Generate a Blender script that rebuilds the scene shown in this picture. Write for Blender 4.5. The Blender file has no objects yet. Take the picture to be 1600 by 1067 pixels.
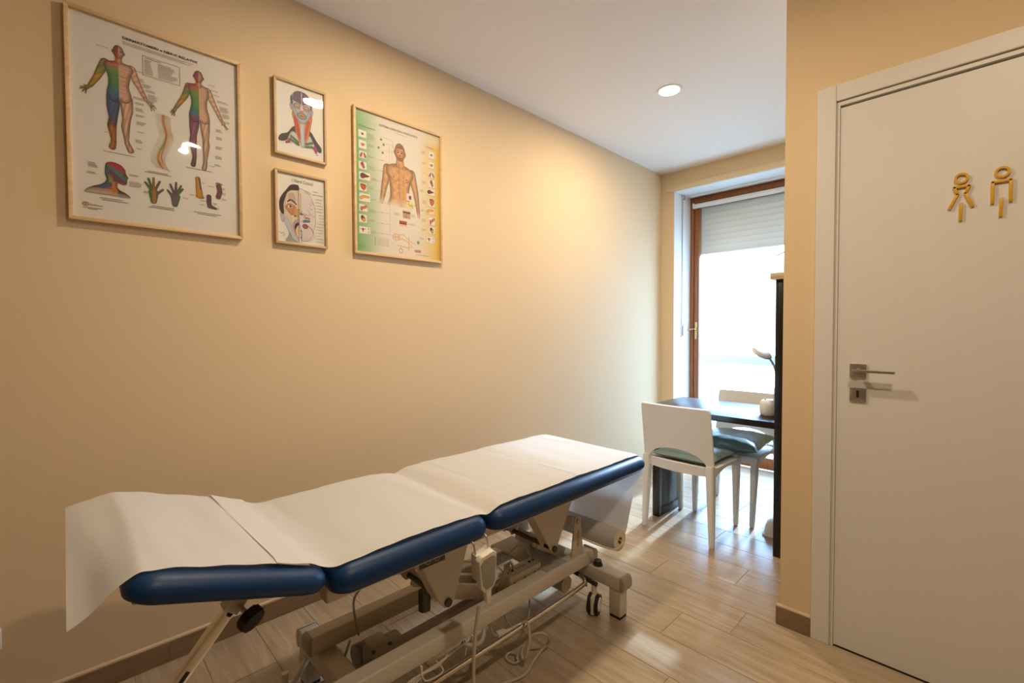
import bpy, bmesh, math, random
import numpy as np
from mathutils import Vector, Matrix
from mathutils.geometry import tessellate_polygon
random.seed(7)
PI = math.pi
SC = bpy.context.scene
COL = SC.collection

# ------------------------------------------------------------------ camera, world, sun, exposure
cam_d = bpy.data.cameras.new('camera')
cam = bpy.data.objects.new('camera', cam_d)
COL.objects.link(cam)
cam_d.sensor_width = 36.0
cam_d.lens = 716.96 / 1600 * 36.0
cam_d.clip_start = 0.02
R3 = Matrix(((0.69807, 0.716022, -0.003195), (-0.015771, 0.019836, 0.999679), (0.715855, -0.697796, 0.02514)))
cam.matrix_world = Matrix.Translation((2.1544, 0.0, 1.26)) @ R3.transposed().to_4x4()
SC.camera = cam
SC.view_settings.view_transform = 'Standard'
SC.view_settings.look = 'None'
SC.view_settings.exposure = 0.0
SC.view_settings.gamma = 1.0
SC.view_settings.use_curve_mapping = False

SKY_STRENGTH = 12.5
SKY_COLOR = (0.36, 0.645, 1.06)
world = bpy.data.worlds.new('bright_hazy_sky')
SC.world = world
world.use_nodes = True
bg = world.node_tree.nodes['Background']
bg.inputs[0].default_value = (*SKY_COLOR, 1)
bg.inputs[1].default_value = SKY_STRENGTH

def sun(name, slope, energy, angle):
    d = bpy.data.lights.new(name, 'SUN')
    d.energy = energy
    d.angle = math.radians(angle)
    d.color = (0.55, 0.79, 1.08)
    o = bpy.data.objects.new(name, d)
    COL.objects.link(o)
    v = Vector((0.087, -0.996, -slope))
    o.rotation_euler = v.to_track_quat('-Z', 'Y').to_euler()
    o.location = (0.6, 9, 5)
sun('added_low_sun', 0.425, 6.5, 3.6)                 # second, lower sun, added to light the couch end
sun('sun', 0.665, 5.5, 1.0)                     # the sun itself, cut off by the roller shutter

LAMP_COLOR = (1.0, 0.79, 0.52)
LAMP_W = 18.0
WARM = LAMP_COLOR

# ------------------------------------------------------------------ helpers
ORIG = {}
def origin(o):
    return ORIG.get(o.name, Vector((0, 0, 0))) if o else Vector((0, 0, 0))

def obj(name, bm, mat=None, parent=None, smooth=35):
    me = bpy.data.meshes.new(name)
    off = origin(parent)
    if off.length > 0:
        bmesh.ops.translate(bm, verts=bm.verts[:], vec=-off)
    bmesh.ops.recalc_face_normals(bm, faces=bm.faces[:])
    bm.to_mesh(me); bm.free()
    if smooth:
        for p in me.polygons: p.use_smooth = True
        me.set_sharp_from_angle(angle=math.radians(smooth))
    o = bpy.data.objects.new(name, me)
    COL.objects.link(o)
    if mat: me.materials.append(mat)
    if parent:
        o.parent = parent
        ORIG[o.name] = off.copy()
    return o

def each(name, bm, mat=None, parent=None, smooth=35):
    """one object for every loose piece of the bmesh"""
    left = set(bm.verts); outs = []
    while left:
        seed = next(iter(left)); isl = {seed}; todo = [seed]
        while todo:
            v = todo.pop()
            for e in v.link_edges:
                w = e.other_vert(v)
                if w not in isl: isl.add(w); todo.append(w)
        left -= isl
        t = bmesh.new(); mp = {v: t.verts.new(v.co) for v in bm.verts if v in isl}
        for f in {f for v in isl for f in v.link_faces}: t.faces.new([mp[v] for v in f.verts])
        outs.append(obj(name, t, mat, parent, smooth))
    bm.free()
    return outs

def thing(name, label, cat, loc, group=None):
    o = bpy.data.objects.new(name, None)
    o.empty_display_size = 0.05
    COL.objects.link(o)
    o.location = loc
    ORIG[o.name] = Vector(loc)
    o['label'] = label; o['category'] = cat
    if group: o['group'] = group
    return o

def tag(o, label, cat, group=None):
    o['label'] = label; o['category'] = cat
    if group: o['group'] = group
    return o

def struct(name, bm, mat, parent=None, smooth=0, label=None):
    o = obj(name, bm, mat, parent, smooth)
    if not parent: o['kind'] = 'structure'
    if label: o['label'] = label
    return o

def N(): return bmesh.new()

def box(bm, x0, x1, y0, y1, z0, z1, b=0.0, seg=2):
    m = Matrix.Translation(((x0+x1)/2, (y0+y1)/2, (z0+z1)/2)) @ Matrix.Diagonal((abs(x1-x0), abs(y1-y0), abs(z1-z0), 1))
    r = bmesh.ops.create_cube(bm, size=1, matrix=m)
    if b > 0:
        es = list({e for v in r['verts'] for e in v.link_edges})
        bmesh.ops.bevel(bm, geom=es, offset=b, segments=seg, affect='EDGES', profile=0.5)
    return bm

def boxm(bm, mat4, sx, sy, sz, b=0.0, seg=2):
    t = N(); box(t, -sx/2, sx/2, -sy/2, sy/2, -sz/2, sz/2, b, seg)
    bmesh.ops.transform(t, matrix=mat4, verts=t.verts[:])
    merge(bm, t)

def merge(bm, t):
    me = bpy.data.meshes.new('tmp'); t.to_mesh(me); t.free()
    bm.from_mesh(me); bpy.data.meshes.remove(me)

def frame_to(p, q):
    d = (Vector(q) - Vector(p)).normalized()
    return d.to_track_quat('Z', 'Y').to_matrix().to_4x4()

def cyl(bm, p, q, r, r2=None, n=20, caps=True):
    p, q = Vector(p), Vector(q)
    L = (q-p).length
    m = Matrix.Translation((p+q)/2) @ frame_to(p, q)
    bmesh.ops.create_cone(bm, cap_ends=caps, segments=n, radius1=r, radius2=r if r2 is None else r2, depth=L, matrix=m)
    return bm

def bar(bm, p, q, w, h, b=0.0, up=(0, 0, 1)):
    """box beam from p to q, w wide, h high"""
    p, q = Vector(p), Vector(q)
    d = (q-p).normalized(); u = Vector(up)
    s = d.cross(u).normalized(); u = s.cross(d).normalized()
    m = Matrix((s, d, u)).transposed().to_4x4()
    m.translation = (p+q)/2
    boxm(bm, m, w, (q-p).length, h, b)
    return bm

def smoothpath(pts, k=6, closed=False):
    P = [Vector(p) for p in pts]; n = len(P); out = []
    rng = range(n if closed else n-1)
    for i in rng:
        p0 = P[(i-1) % n] if (closed or i > 0) else P[0]
        p1 = P[i]; p2 = P[(i+1) % n]
        p3 = P[(i+2) % n] if (closed or i+2 < n) else P[-1]
        for j in range(k):
            t = j/k
            out.append(0.5*((2*p1)+(p2-p0)*t+(2*p0-5*p1+4*p2-p3)*t*t+(3*p1-p0-3*p2+p3)*t**3))
    if not closed: out.append(P[-1])
    return out

def tube(bm, pts, r, n=8, k=6, smooth=True, rs=None):
    P = smoothpath(pts, k) if smooth else [Vector(p) for p in pts]
    rings = []; prev = None
    for i, p in enumerate(P):
        d = (P[min(i+1, len(P)-1)]-P[max(i-1, 0)]).normalized()
        if prev is None:
            a = d.orthogonal().normalized()
        else:
            a = (prev - d*prev.dot(d)).normalized()
        prev = a; c = d.cross(a)
        rr = r if rs is None else rs[0]+(rs[1]-rs[0])*i/(len(P)-1)
        rings.append([bm.verts.new(p+rr*(math.cos(2*PI*j/n)*a+math.sin(2*PI*j/n)*c)) for j in range(n)])
    for A, B in zip(rings, rings[1:]):
        for j in range(n):
            bm.faces.new((A[j], A[(j+1) % n], B[(j+1) % n], B[j]))
    bm.faces.new(rings[0][::-1]); bm.faces.new(rings[-1])
    return bm

def lathe(bm, prof, centre=(0, 0, 0), n=28, mat4=None):
    rings = []
    M = Matrix.Translation(centre) @ (mat4 or Matrix())
    for r, z in prof:
        if r < 1e-5: rings.append([bm.verts.new(M @ Vector((0, 0, z)))])
        else: rings.append([bm.verts.new(M @ Vector((r*math.cos(2*PI*j/n), r*math.sin(2*PI*j/n), z))) for j in range(n)])
    for A, B in zip(rings, rings[1:]):
        for j in range(n):
            k = (j+1) % n
            if len(A) == 1 and len(B) == 1: continue
            if len(A) == 1: bm.faces.new((A[0], B[j], B[k]))
            elif len(B) == 1: bm.faces.new((A[j], A[k], B[0]))
            else: bm.faces.new((A[j], A[k], B[k], B[j]))
    return bm

def prism(bm, poly, axis, a, b, bev=0.0):
    """2D polygon extruded along axis between a and b. axis x: poly=(y,z); y: (x,z); z: (x,y)"""
    def P(u, v, t): return {'x': (t, u, v), 'y': (u, t, v), 'z': (u, v, t)}[axis]
    t = N()
    A = [t.verts.new(P(u, v, a)) for u, v in poly]
    B = [t.verts.new(P(u, v, b)) for u, v in poly]
    n = len(poly)
    t.faces.new(A); t.faces.new(B[::-1])
    for i in range(n): t.faces.new((A[i], B[i], B[(i+1) % n], A[(i+1) % n]))
    bmesh.ops.recalc_face_normals(t, faces=t.faces[:])
    if bev: bmesh.ops.bevel(t, geom=t.edges[:], offset=bev, segments=2, affect='EDGES', profile=0.5)
    merge(bm, t)
    return bm

def round_rect(x0, x1, y0, y1, r, n=6):
    pts = []
    for cx, cy, a0 in ((x1-r, y1-r, 0), (x0+r, y1-r, 90), (x0+r, y0+r, 180), (x1-r, y0+r, 270)):
        for i in range(n+1):
            a = math.radians(a0+90*i/n)
            pts.append((cx+r*math.cos(a), cy+r*math.sin(a)))
    return pts

def pad(bm, x0, x1, y0, y1, z0, z1, rp=0.05, prof=None, crown=0.006):
    """upholstered block: rounded plan, bulged edge profile [(inset, height fraction)]"""
    prof = prof or [(0.016, 0), (0.006, .10), (0.001, .28), (0, .45), (0.003, .62), (0.009, .76), (0.018, .88), (0.03, .96), (0.05, 1.0)]
    rings = []
    for ins, f in prof:
        pts = round_rect(x0+ins, x1-ins, y0+ins, y1-ins, max(rp-ins*.6, 0.01))
        rings.append([bm.verts.new((x, y, z0+(z1-z0)*f)) for x, y in pts])
    n = len(rings[0])
    for A, B in zip(rings, rings[1:]):
        for j in range(n): bm.faces.new((A[j], A[(j+1) % n], B[(j+1) % n], B[j]))
    bm.faces.new(rings[0][::-1])
    cx, cy = (x0+x1)/2, (y0+y1)/2
    last = rings[-1]
    inner = [bm.verts.new((cx+(v.co.x-cx)*.55, cy+(v.co.y-cy)*.55, v.co.z+crown)) for v in last]
    for j in range(n): bm.faces.new((last[j], last[(j+1) % n], inner[(j+1) % n], inner[j]))
    bm.faces.new(inner)
    return bm

def grid_solid(bm, rows, thick):
    """rows of points -> closed sheet, thickened along its own normals"""
    t = N()
    V = [[t.verts.new(p) for p in r] for r in rows]
    for i in range(len(V)-1):
        for j in range(len(V[0])-1):
            t.faces.new((V[i][j], V[i][j+1], V[i+1][j+1], V[i+1][j]))
    bmesh.ops.remove_doubles(t, verts=t.verts[:], dist=1e-5)
    bmesh.ops.recalc_face_normals(t, faces=t.faces[:])
    if thick: bmesh.ops.solidify(t, geom=t.faces[:], thickness=thick)
    merge(bm, t)
    return bm

# ------------------------------------------------------------------ materials
def lin(c):
    return tuple(x/12.92 if x <= .04045 else ((x+.055)/1.055)**2.4 for x in (c[0]/255, c[1]/255, c[2]/255))

def pm(name, color, rough=0.5, metal=0.0, var=0.04, vscale=6.0, bump=0.0, bscale=80.0, spec=0.5, emit=None, coat=0.0, rvar=0.0):
    m = bpy.data.materials.new(name); m.use_nodes = True
    nt = m.node_tree; b = nt.nodes['Principled BSDF']
    tc = nt.nodes.new('ShaderNodeTexCoord')
    nz = nt.nodes.new('ShaderNodeTexNoise'); nz.inputs['Scale'].default_value = vscale; nz.inputs['Detail'].default_value = 4
    nt.links.new(tc.outputs['Object'], nz.inputs['Vector'])
    mx = nt.nodes.new('ShaderNodeMix'); mx.data_type = 'RGBA'
    mx.inputs[6].default_value = (*[max(0, c*(1-var)) for c in color], 1)
    mx.inputs[7].default_value = (*[min(1, c*(1+var)) for c in color], 1)
    nt.links.new(nz.outputs['Fac'], mx.inputs[0])
    nt.links.new(mx.outputs[2], b.inputs['Base Color'])
    b.inputs['Roughness'].default_value = rough
    b.inputs['Metallic'].default_value = metal
    b.inputs['Specular IOR Level'].default_value = spec
    b.inputs['Coat Weight'].default_value = coat
    if rvar:
        mr = nt.nodes.new('ShaderNodeMapRange')
        mr.inputs[3].default_value = rough-rvar; mr.inputs[4].default_value = rough+rvar
        nt.links.new(nz.outputs['Fac'], mr.inputs[0]); nt.links.new(mr.outputs[0], b.inputs['Roughness'])
    if bump:
        n2 = nt.nodes.new('ShaderNodeTexNoise'); n2.inputs['Scale'].default_value = bscale; n2.inputs['Detail'].default_value = 3
        nt.links.new(tc.outputs['Object'], n2.inputs['Vector'])
        bp = nt.nodes.new('ShaderNodeBump'); bp.inputs['Strength'].default_value = bump; bp.inputs['Distance'].default_value = 0.002
        nt.links.new(n2.outputs['Fac'], bp.inputs['Height']); nt.links.new(bp.outputs['Normal'], b.inputs['Normal'])
    if emit:
        b.inputs['Emission Color'].default_value = (*emit[0], 1); b.inputs['Emission Strength'].default_value = emit[1]
    return m

def wood(name, c1, c2, rough=0.4, scale=(3, 40, 40), axis_rand=True, bump=0.05, spec=0.5, dist=1.5, vary=0.10):
    m = bpy.data.materials.new(name); m.use_nodes = True
    nt = m.node_tree; b = nt.nodes['Principled BSDF']; L = nt.links.new
    tc = nt.nodes.new('ShaderNodeTexCoord'); oi = nt.nodes.new('ShaderNodeObjectInfo')
    mul = nt.nodes.new('ShaderNodeMath'); mul.operation = 'MULTIPLY'; mul.inputs[1].default_value = 31.7
    L(oi.outputs['Random'], mul.inputs[0])
    add = nt.nodes.new('ShaderNodeVectorMath'); add.operation = 'ADD'
    L(tc.outputs['Object'], add.inputs[0]); L(mul.outputs[0], add.inputs[1])
    mp = nt.nodes.new('ShaderNodeMapping'); mp.inputs['Scale'].default_value = scale
    L(add.outputs[0], mp.inputs['Vector'])
    nz = nt.nodes.new('ShaderNodeTexNoise'); nz.inputs['Scale'].default_value = 1.0; nz.inputs['Detail'].default_value = 7
    nz.inputs['Roughness'].default_value = .62; nz.inputs['Distortion'].default_value = dist
    L(mp.outputs[0], nz.inputs['Vector'])
    cr = nt.nodes.new('ShaderNodeValToRGB')
    cr.color_ramp.elements[0].position = 0.32; cr.color_ramp.elements[0].color = (*c1, 1)
    cr.color_ramp.elements[1].position = 0.68; cr.color_ramp.elements[1].color = (*c2, 1)
    L(nz.outputs['Fac'], cr.inputs[0])
    hs = nt.nodes.new('ShaderNodeHueSaturation')
    mr = nt.nodes.new('ShaderNodeMapRange'); mr.inputs[3].default_value = 1-vary; mr.inputs[4].default_value = 1+vary
    L(oi.outputs['Random'], mr.inputs[0]); L(mr.outputs[0], hs.inputs['Value']); L(cr.outputs[0], hs.inputs['Color'])
    L(hs.outputs[0], b.inputs['Base Color'])
    b.inputs['Roughness'].default_value = rough; b.inputs['Specular IOR Level'].default_value = spec
    if bump:
        bp = nt.nodes.new('ShaderNodeBump'); bp.inputs['Strength'].default_value = bump; bp.inputs['Distance'].default_value = .002
        L(nz.outputs['Fac'], bp.inputs['Height']); L(bp.outputs[0], b.inputs['Normal'])
    return m

def thin_glass(name, rough=0.015, tint=(1, 1, 1), bump=0.0, white=0.0):
    m = bpy.data.materials.new(name); m.use_nodes = True
    nt = m.node_tree; nt.nodes.clear(); L = nt.links.new
    out = nt.nodes.new('ShaderNodeOutputMaterial')
    tr = nt.nodes.new('ShaderNodeBsdfTransparent'); tr.inputs[0].default_value = (*tint, 1)
    gl = nt.nodes.new('ShaderNodeBsdfGlossy'); gl.inputs['Roughness'].default_value = rough
    ge = nt.nodes.new('ShaderNodeNewGeometry')      # Schlick reflectance, the same from both faces of the pane
    dt = nt.nodes.new('ShaderNodeVectorMath'); dt.operation = 'DOT_PRODUCT'
    L(ge.outputs['Incoming'], dt.inputs[0]); L(ge.outputs['Normal'], dt.inputs[1])
    def mth(op, a, b=None):
        n = nt.nodes.new('ShaderNodeMath'); n.operation = op
        if hasattr(a, 'is_linked'): L(a, n.inputs[0])
        else: n.inputs[0].default_value = a
        if b is not None: n.inputs[1].default_value = b
        return n.outputs[0]
    k_ = mth('ABSOLUTE', dt.outputs['Value'])
    n_ = nt.nodes.new('ShaderNodeMath'); n_.operation = 'SUBTRACT'; n_.inputs[0].default_value = 1.0; L(k_, n_.inputs[1])
    k_ = mth('POWER', n_.outputs[0], 5.0); k_ = mth('MULTIPLY', k_, .96); k_ = mth('ADD', k_, .04)
    class fr: outputs = [k_]
    mx = nt.nodes.new('ShaderNodeMixShader')
    L(fr.outputs[0], mx.inputs[0]); L(tr.outputs[0], mx.inputs[1]); L(gl.outputs[0], mx.inputs[2])
    last = mx
    if white:
        df = nt.nodes.new('ShaderNodeBsdfTranslucent'); df.inputs[0].default_value = (.9, .93, .95, 1)
        d2 = nt.nodes.new('ShaderNodeBsdfDiffuse'); d2.inputs[0].default_value = (.85, .9, .92, 1)
        m2 = nt.nodes.new('ShaderNodeMixShader'); m2.inputs[0].default_value = .5
        L(df.outputs[0], m2.inputs[1]); L(d2.outputs[0], m2.inputs[2])
        m3 = nt.nodes.new('ShaderNodeMixShader'); m3.inputs[0].default_value = white
        L(mx.outputs[0], m3.inputs[1]); L(m2.outputs[0], m3.inputs[2]); last = m3
    if bump:
        tc = nt.nodes.new('ShaderNodeTexCoord')
        nz = nt.nodes.new('ShaderNodeTexNoise'); nz.inputs['Scale'].default_value = 9; nz.inputs['Detail'].default_value = 1
        L(tc.outputs['Object'], nz.inputs['Vector'])
        bp = nt.nodes.new('ShaderNodeBump'); bp.inputs['Strength'].default_value = bump; bp.inputs['Distance'].default_value = .01
        L(nz.outputs['Fac'], bp.inputs['Height']); L(bp.outputs[0], gl.inputs['Normal'])
    L(last.outputs[0], out.inputs[0])
    return m

def paper_mat(name, color, trans=0.35, bump=0.12):
    m = bpy.data.materials.new(name); m.use_nodes = True
    nt = m.node_tree; nt.nodes.clear(); L = nt.links.new
    out = nt.nodes.new('ShaderNodeOutputMaterial')
    tc = nt.nodes.new('ShaderNodeTexCoord')
    nz = nt.nodes.new('ShaderNodeTexNoise'); nz.inputs['Scale'].default_value = 7; nz.inputs['Detail'].default_value = 5
    L(tc.outputs['Object'], nz.inputs['Vector'])
    n2 = nt.nodes.new('ShaderNodeTexNoise'); n2.inputs['Scale'].default_value = 420; n2.inputs['Detail'].default_value = 2
    L(tc.outputs['Object'], n2.inputs['Vector'])
    mx = nt.nodes.new('ShaderNodeMix'); mx.data_type = 'RGBA'
    mx.inputs[6].default_value = (*[c*.97 for c in color], 1); mx.inputs[7].default_value = (*color, 1)
    L(n2.outputs['Fac'], mx.inputs[0])
    bp = nt.nodes.new('ShaderNodeBump'); bp.inputs['Strength'].default_value = bump; bp.inputs['Distance'].default_value = .006
    L(nz.outputs['Fac'], bp.inputs['Height'])
    d = nt.nodes.new('ShaderNodeBsdfDiffuse'); t = nt.nodes.new('ShaderNodeBsdfTranslucent')
    L(mx.outputs[2], d.inputs[0]); L(mx.outputs[2], t.inputs[0]); L(bp.outputs[0], d.inputs['Normal'])
    ms = nt.nodes.new('ShaderNodeMixShader'); ms.inputs[0].default_value = trans
    L(d.outputs[0], ms.inputs[1]); L(t.outputs[0], ms.inputs[2]); L(ms.outputs[0], out.inputs[0])
    return m

M = {}
M['wall'] = pm('warm_sand_paint', (.765, .592, .370), .75, var=.015, vscale=2.5, bump=.06, bscale=160, spec=.3)
M['ceiling'] = pm('white_ceiling_paint', (.87, .81, .71), .8, var=.01, vscale=2, bump=.03, bscale=140, spec=.3)
M['reveal'] = pm('white_reveal_paint', (.82, .82, .80), .6, var=.015, vscale=3)
M['trim_tan'] = pm('sand_trim_paint', (.78, .63, .40), .6, var=.02, vscale=3)
M['door'] = wood('white_wood_laminate', (.745, .715, .685), (.757, .727, .697), .42, scale=(60, 60, 2.2), bump=.02, vary=.0, dist=.6)
M['door_h'] = wood('white_wood_laminate_level', (.745, .715, .685), (.757, .727, .697), .42, scale=(2.2, 60, 60), bump=.02, vary=.0, dist=.6)
M['plank'] = wood('oak_look_floor_tile', (.33, .245, .155), (.47, .37, .26), .25, scale=(2.2, 26, 20), bump=.05, spec=.5, dist=1.2, vary=.07)
M['grout'] = pm('beige_grout', (.42, .34, .25), .8, var=.08, vscale=30)
M['skirt'] = wood('oak_look_skirting_tile', (.22, .135, .07), (.30, .195, .11), .4, scale=(26, 2.5, 30), bump=.05, dist=1.2, vary=.06)
M['caulk'] = pm('pale_caulk', (.62, .47, .30), .7, var=.05, vscale=30)
M['pine'] = wood('pale_pine', (.62, .40, .19), (.75, .53, .29), .45, scale=(30, 5, 30), bump=.05, vary=.04, dist=.8)
M['oak'] = wood('tan_oak', (.50, .33, .17), (.60, .42, .23), .5, scale=(40, 6, 40), bump=.05, vary=.05, dist=.8)
M['sash'] = wood('orange_brown_varnished_wood', (.26, .085, .022), (.36, .13, .035), .3, scale=(40, 40, 3), bump=.04, vary=.03)
M['glass'] = thin_glass('window_glass')
M['glazing'] = thin_glass('acrylic_glazing', .02, bump=.10)
M['frost'] = thin_glass('frosted_balcony_glass', .2, tint=(.95, .98, 1), white=.45)
M['navy'] = pm('navy_vinyl', (.003, .033, .115), .42, var=.08, vscale=12, bump=.12, bscale=260, spec=.30)
M['ply'] = pm('plywood_board', (.40, .27, .16), .6, var=.1, vscale=20)
M['powder'] = pm('grey_beige_powder_coat', (.60, .54, .46), .36, var=.03, vscale=20, bump=.03, bscale=300)
M['powder_cap'] = pm('grey_plastic_cap', (.36, .32, .26), .5, var=.03, vscale=20)
M['chrome'] = pm('chrome', (.66, .62, .56), .10, metal=1, var=.02)
M['steel'] = pm('brushed_nickel', (.55, .52, .48), .32, metal=1, var=.03, vscale=40)
M['blackp'] = pm('black_plastic', (.012, .012, .013), .45, var=.1, vscale=20)
M['rubber'] = pm('black_rubber', (.015, .014, .014), .75, var=.1, vscale=30)
M['darkmetal'] = pm('dark_metal', (.07, .06, .05), .4, metal=.6, var=.1)
M['cream'] = pm('cream_plastic', (.72, .66, .56), .4, var=.03, vscale=20)
M['cable'] = pm('dull_cream_cable', (.46, .41, .33), .5, var=.05, vscale=30)
M['membrane'] = pm('grey_keypad_film', (.30, .28, .23), .45, var=.04, vscale=20)
M['keymark'] = pm('pale_key_print', (.55, .52, .45), .5)
M['paper'] = paper_mat('white_couch_paper', (.80, .785, .765), trans=.28)
M['roll'] = pm('rolled_paper_edge', (.74, .64, .50), .85, var=.05, vscale=60)
M['card'] = pm('brown_cardboard_core', (.30, .2, .11), .85, var=.1, vscale=30)
M['chair'] = pm('white_resin', (.78, .78, .765), .38, var=.015, vscale=10)
M['satin'] = pm('sage_satin', (.20, .27, .24), .36, var=.10, vscale=10, bump=.2, bscale=22, spec=.6)
M['blackwood'] = pm('black_brown_laminate', (.012, .0105, .010), .30, var=.15, vscale=20, spec=.5)
M['boxwood'] = wood('light_beech', (.55, .40, .24), (.66, .50, .32), .5, scale=(4, 40, 40), bump=.05, vary=.03)
M['white_gloss'] = pm('white_lamp_plastic', (.80, .79, .77), .3, var=.01)
M['head_grey'] = pm('light_grey_plastic', (.60, .61, .63), .4, var=.01)
M['white_matte'] = pm('white_plastic', (.80, .79, .76), .5, var=.02)
M['shoe'] = pm('white_leather', (.72, .70, .66), .5, var=.06, vscale=20, bump=.1, bscale=60)
M['mustard'] = pm('mustard_acrylic', (.66, .36, .020), .4, var=.03, vscale=20)
M['brass'] = pm('brass', (.72, .50, .20), .25, metal=1, var=.03)
M['slat'] = paper_mat('cream_shutter_slat', (.80, .77, .68), trans=.12, bump=.0)
M['rail'] = pm('grey_balcony_rail', (.24, .25, .26), .45, var=.04, vscale=10)
M['balcony'] = pm('pale_balcony_tile', (.66, .65, .62), .7, var=.06, vscale=8)
M['strap'] = pm('grey_beige_webbing', (.50, .45, .38), .8, var=.08, vscale=50)
M['diffuser'] = pm('led_diffuser', (.9, .88, .84), .4, emit=((1, .95, .86), 60.0))
M['sheet'] = pm('poster_paper', (.79, .765, .73), .55, var=.01, vscale=5)
M['ink'] = pm('black_ink', (.015, .015, .016), .6, var=.1, vscale=40)
M['ink_grey'] = pm('grey_ink', (.13, .12, .12), .6, var=.1, vscale=40)
M['ink_red'] = pm('red_ink', (.45, .05, .04), .6, var=.1, vscale=40)
M['leaf'] = pm('dark_green_leaf', (.03, .07, .02), .45, var=.2, vscale=20)
M['terracotta'] = pm('terracotta', (.38, .16, .08), .8, var=.1, vscale=20)

def print_mat():
    m = bpy.data.materials.new('offset_print'); m.use_nodes = True
    nt = m.node_tree; b = nt.nodes['Principled BSDF']
    a = nt.nodes.new('ShaderNodeAttribute'); a.attribute_name = 'ink'
    nt.links.new(a.outputs['Color'], b.inputs['Base Color']); b.inputs['Roughness'].default_value = .55
    return m
M['print'] = print_mat()

# ------------------------------------------------------------------ room
CEIL = 2.725; YD = 2.167; XS = 1.567; YW = 4.096; XE = 5.0; YB = -4.6; XA = 1.95; YF = 4.43
WX0, WX1, WZ = 0.123, 1.205, 2.548

floor = struct('floor', box(N(), -.1, XE+.1, YB-.1, YW+.36, -.12, -.0026), M['grout'], label='beige grout under the oak-look floor tiles')
def plank_bm(L, Wd):
    bm = N(); box(bm, 0, L, 0, Wd, -.0026, 0, 0)
    es = [e for e in bm.edges if all(abs(v.co.z) < 1e-6 for v in e.verts)]
    bmesh.ops.bevel(bm, geom=es, offset=.0012, segments=1, affect='EDGES')
    return bm
plank_meshes = {}
row_off = {11: 1.3195, 10: .972, 9: 1.442, 8: 1.2405, 1: .30, 0: .86, 2: .70, 3: 1.12, 4: .40, 5: .95, 6: .18, 7: .68, 12: .62, 13: 1.05, 14: .35, 15: .80}
PITCH = .1987
for r in range(-7, 21):
    y0 = .157+PITCH*r
    if y0 > YW+.3 or y0+PITCH < YB: continue
    xmax = 3.5 if y0 < YD-.02 else XA
    off = row_off.get(r, (r*.437) % 1.2)
    x = off - 1.2*math.ceil(off/1.2)
    while x < xmax:
        a, b = max(x, 0)+.0011, min(x+1.2, xmax)-.0011
        if b-a > .02:
            key = round(b-a, 3)
            if key not in plank_meshes:
                o = obj('plank', plank_bm(b-a, PITCH-.0022), M['plank'], floor, 0); plank_meshes[key] = o.data
            else:
                o = bpy.data.objects.new('plank', plank_meshes[key]); COL.objects.link(o); o.parent = floor
            o.location = (a, y0+.0011, 0)
        x += 1.2

struct('ceiling', box(N(), -.2, XE+.2, YB-.2, YW+.6, CEIL, CEIL+.15), M['ceiling'])
struct('wall_left', box(N(), -.15, 0, YB-.15, YW+.6, -.1, CEIL), M['wall'])
wb = N()
box(wb, 0, WX0, YW, YW+.46, -.1, CEIL)
box(wb, WX1, XA+.15, YW, YW+.46, -.1, CEIL)
box(wb, WX0, WX1, YW, YW+.46, WZ, CEIL)
struct('wall_back', wb, M['wall'])
DX0, DX1, DZ = 1.745, 2.575, 2.135          # door opening
wr = N()
box(wr, XS, DX0, YD, YD+.11, -.1, CEIL)
box(wr, DX1, XE, YD, YD+.11, -.1, CEIL)
box(wr, DX0, DX1, YD, YD+.11, DZ, CEIL)
struct('wall_right', wr, M['wall'])
struct('wall_alcove', box(N(), XA, XA+.12, YD+.11, YW, -.1, CEIL), M['wall'])
struct('wall_east', box(N(), XE, XE+.15, YB, YD+.11, -.1, CEIL), M['wall'])
struct('wall_front', box(N(), 0, XE, YB-.15, YB, -.1, CEIL), M['wall'])
# unseen slab added behind the leaf, keeps the doorway dark
struct('door_light_stop', box(N(), DX0-.05, DX1+.05, YD+.115, YD+.16, -.1, CEIL), M['reveal'])

# baseboards of floor-tile strips
bb = struct('baseboard_left', box(N(), 0, .008, YB, YW, 0, .082), M['caulk'])
y = .262-.324*8
piece = None
while y < YW:
    a, b = max(y, YB)+.0015, min(y+.324, YW)-.0015
    if b-a > .01:
        t = N(); box(t, .0, .0115, 0, b-a, .001, .078); 
        bmesh.ops.bevel(t, geom=[e for e in t.edges if all(v.co.x > .011 and v.co.z > .07 for v in e.verts)], offset=.004, segments=2, affect='EDGES')
        o = obj('tile', t, M['skirt'], bb, 0)
        o.location = (0, a, 0)
    y += .324
cp = N(); prism(cp, [(0, .078), (.0095, .078), (.006, .0835), (0, .0865)], 'y', YB, YW)
struct('caulk_bead', cp, M['caulk'], bb)
b2 = struct('baseboard_right', box(N(), XS-.008, DX0-.063, YD-.008, YD, 0, .082), M['caulk'])
t = N(); box(t, XS-.012, DX0-.064, YD-.0115, YD, .001, .079)
bmesh.ops.bevel(t, geom=[e for e in t.edges if all(v.co.y < YD-.011 and v.co.z > .07 for v in e.verts)], offset=.004, segments=2, affect='EDGES')
obj('tile', t, M['skirt'], b2, 0)
t = N(); box(t, XS-.0115, XS, YD+.001, YD+.11, .001, .079); obj('tile', t, M['skirt'], b2, 0)
t = N(); prism(t, [(YD, .079), (YD-.0095, .079), (YD-.006, .0845), (YD, .087)], 'x', XS-.01, DX0-.064); struct('caulk_bead', t, M['caulk'], b2)
b3 = struct('baseboard_back', box(N(), .0, WX0, YW-.0115, YW, 0, .08), M['skirt'])

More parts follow.
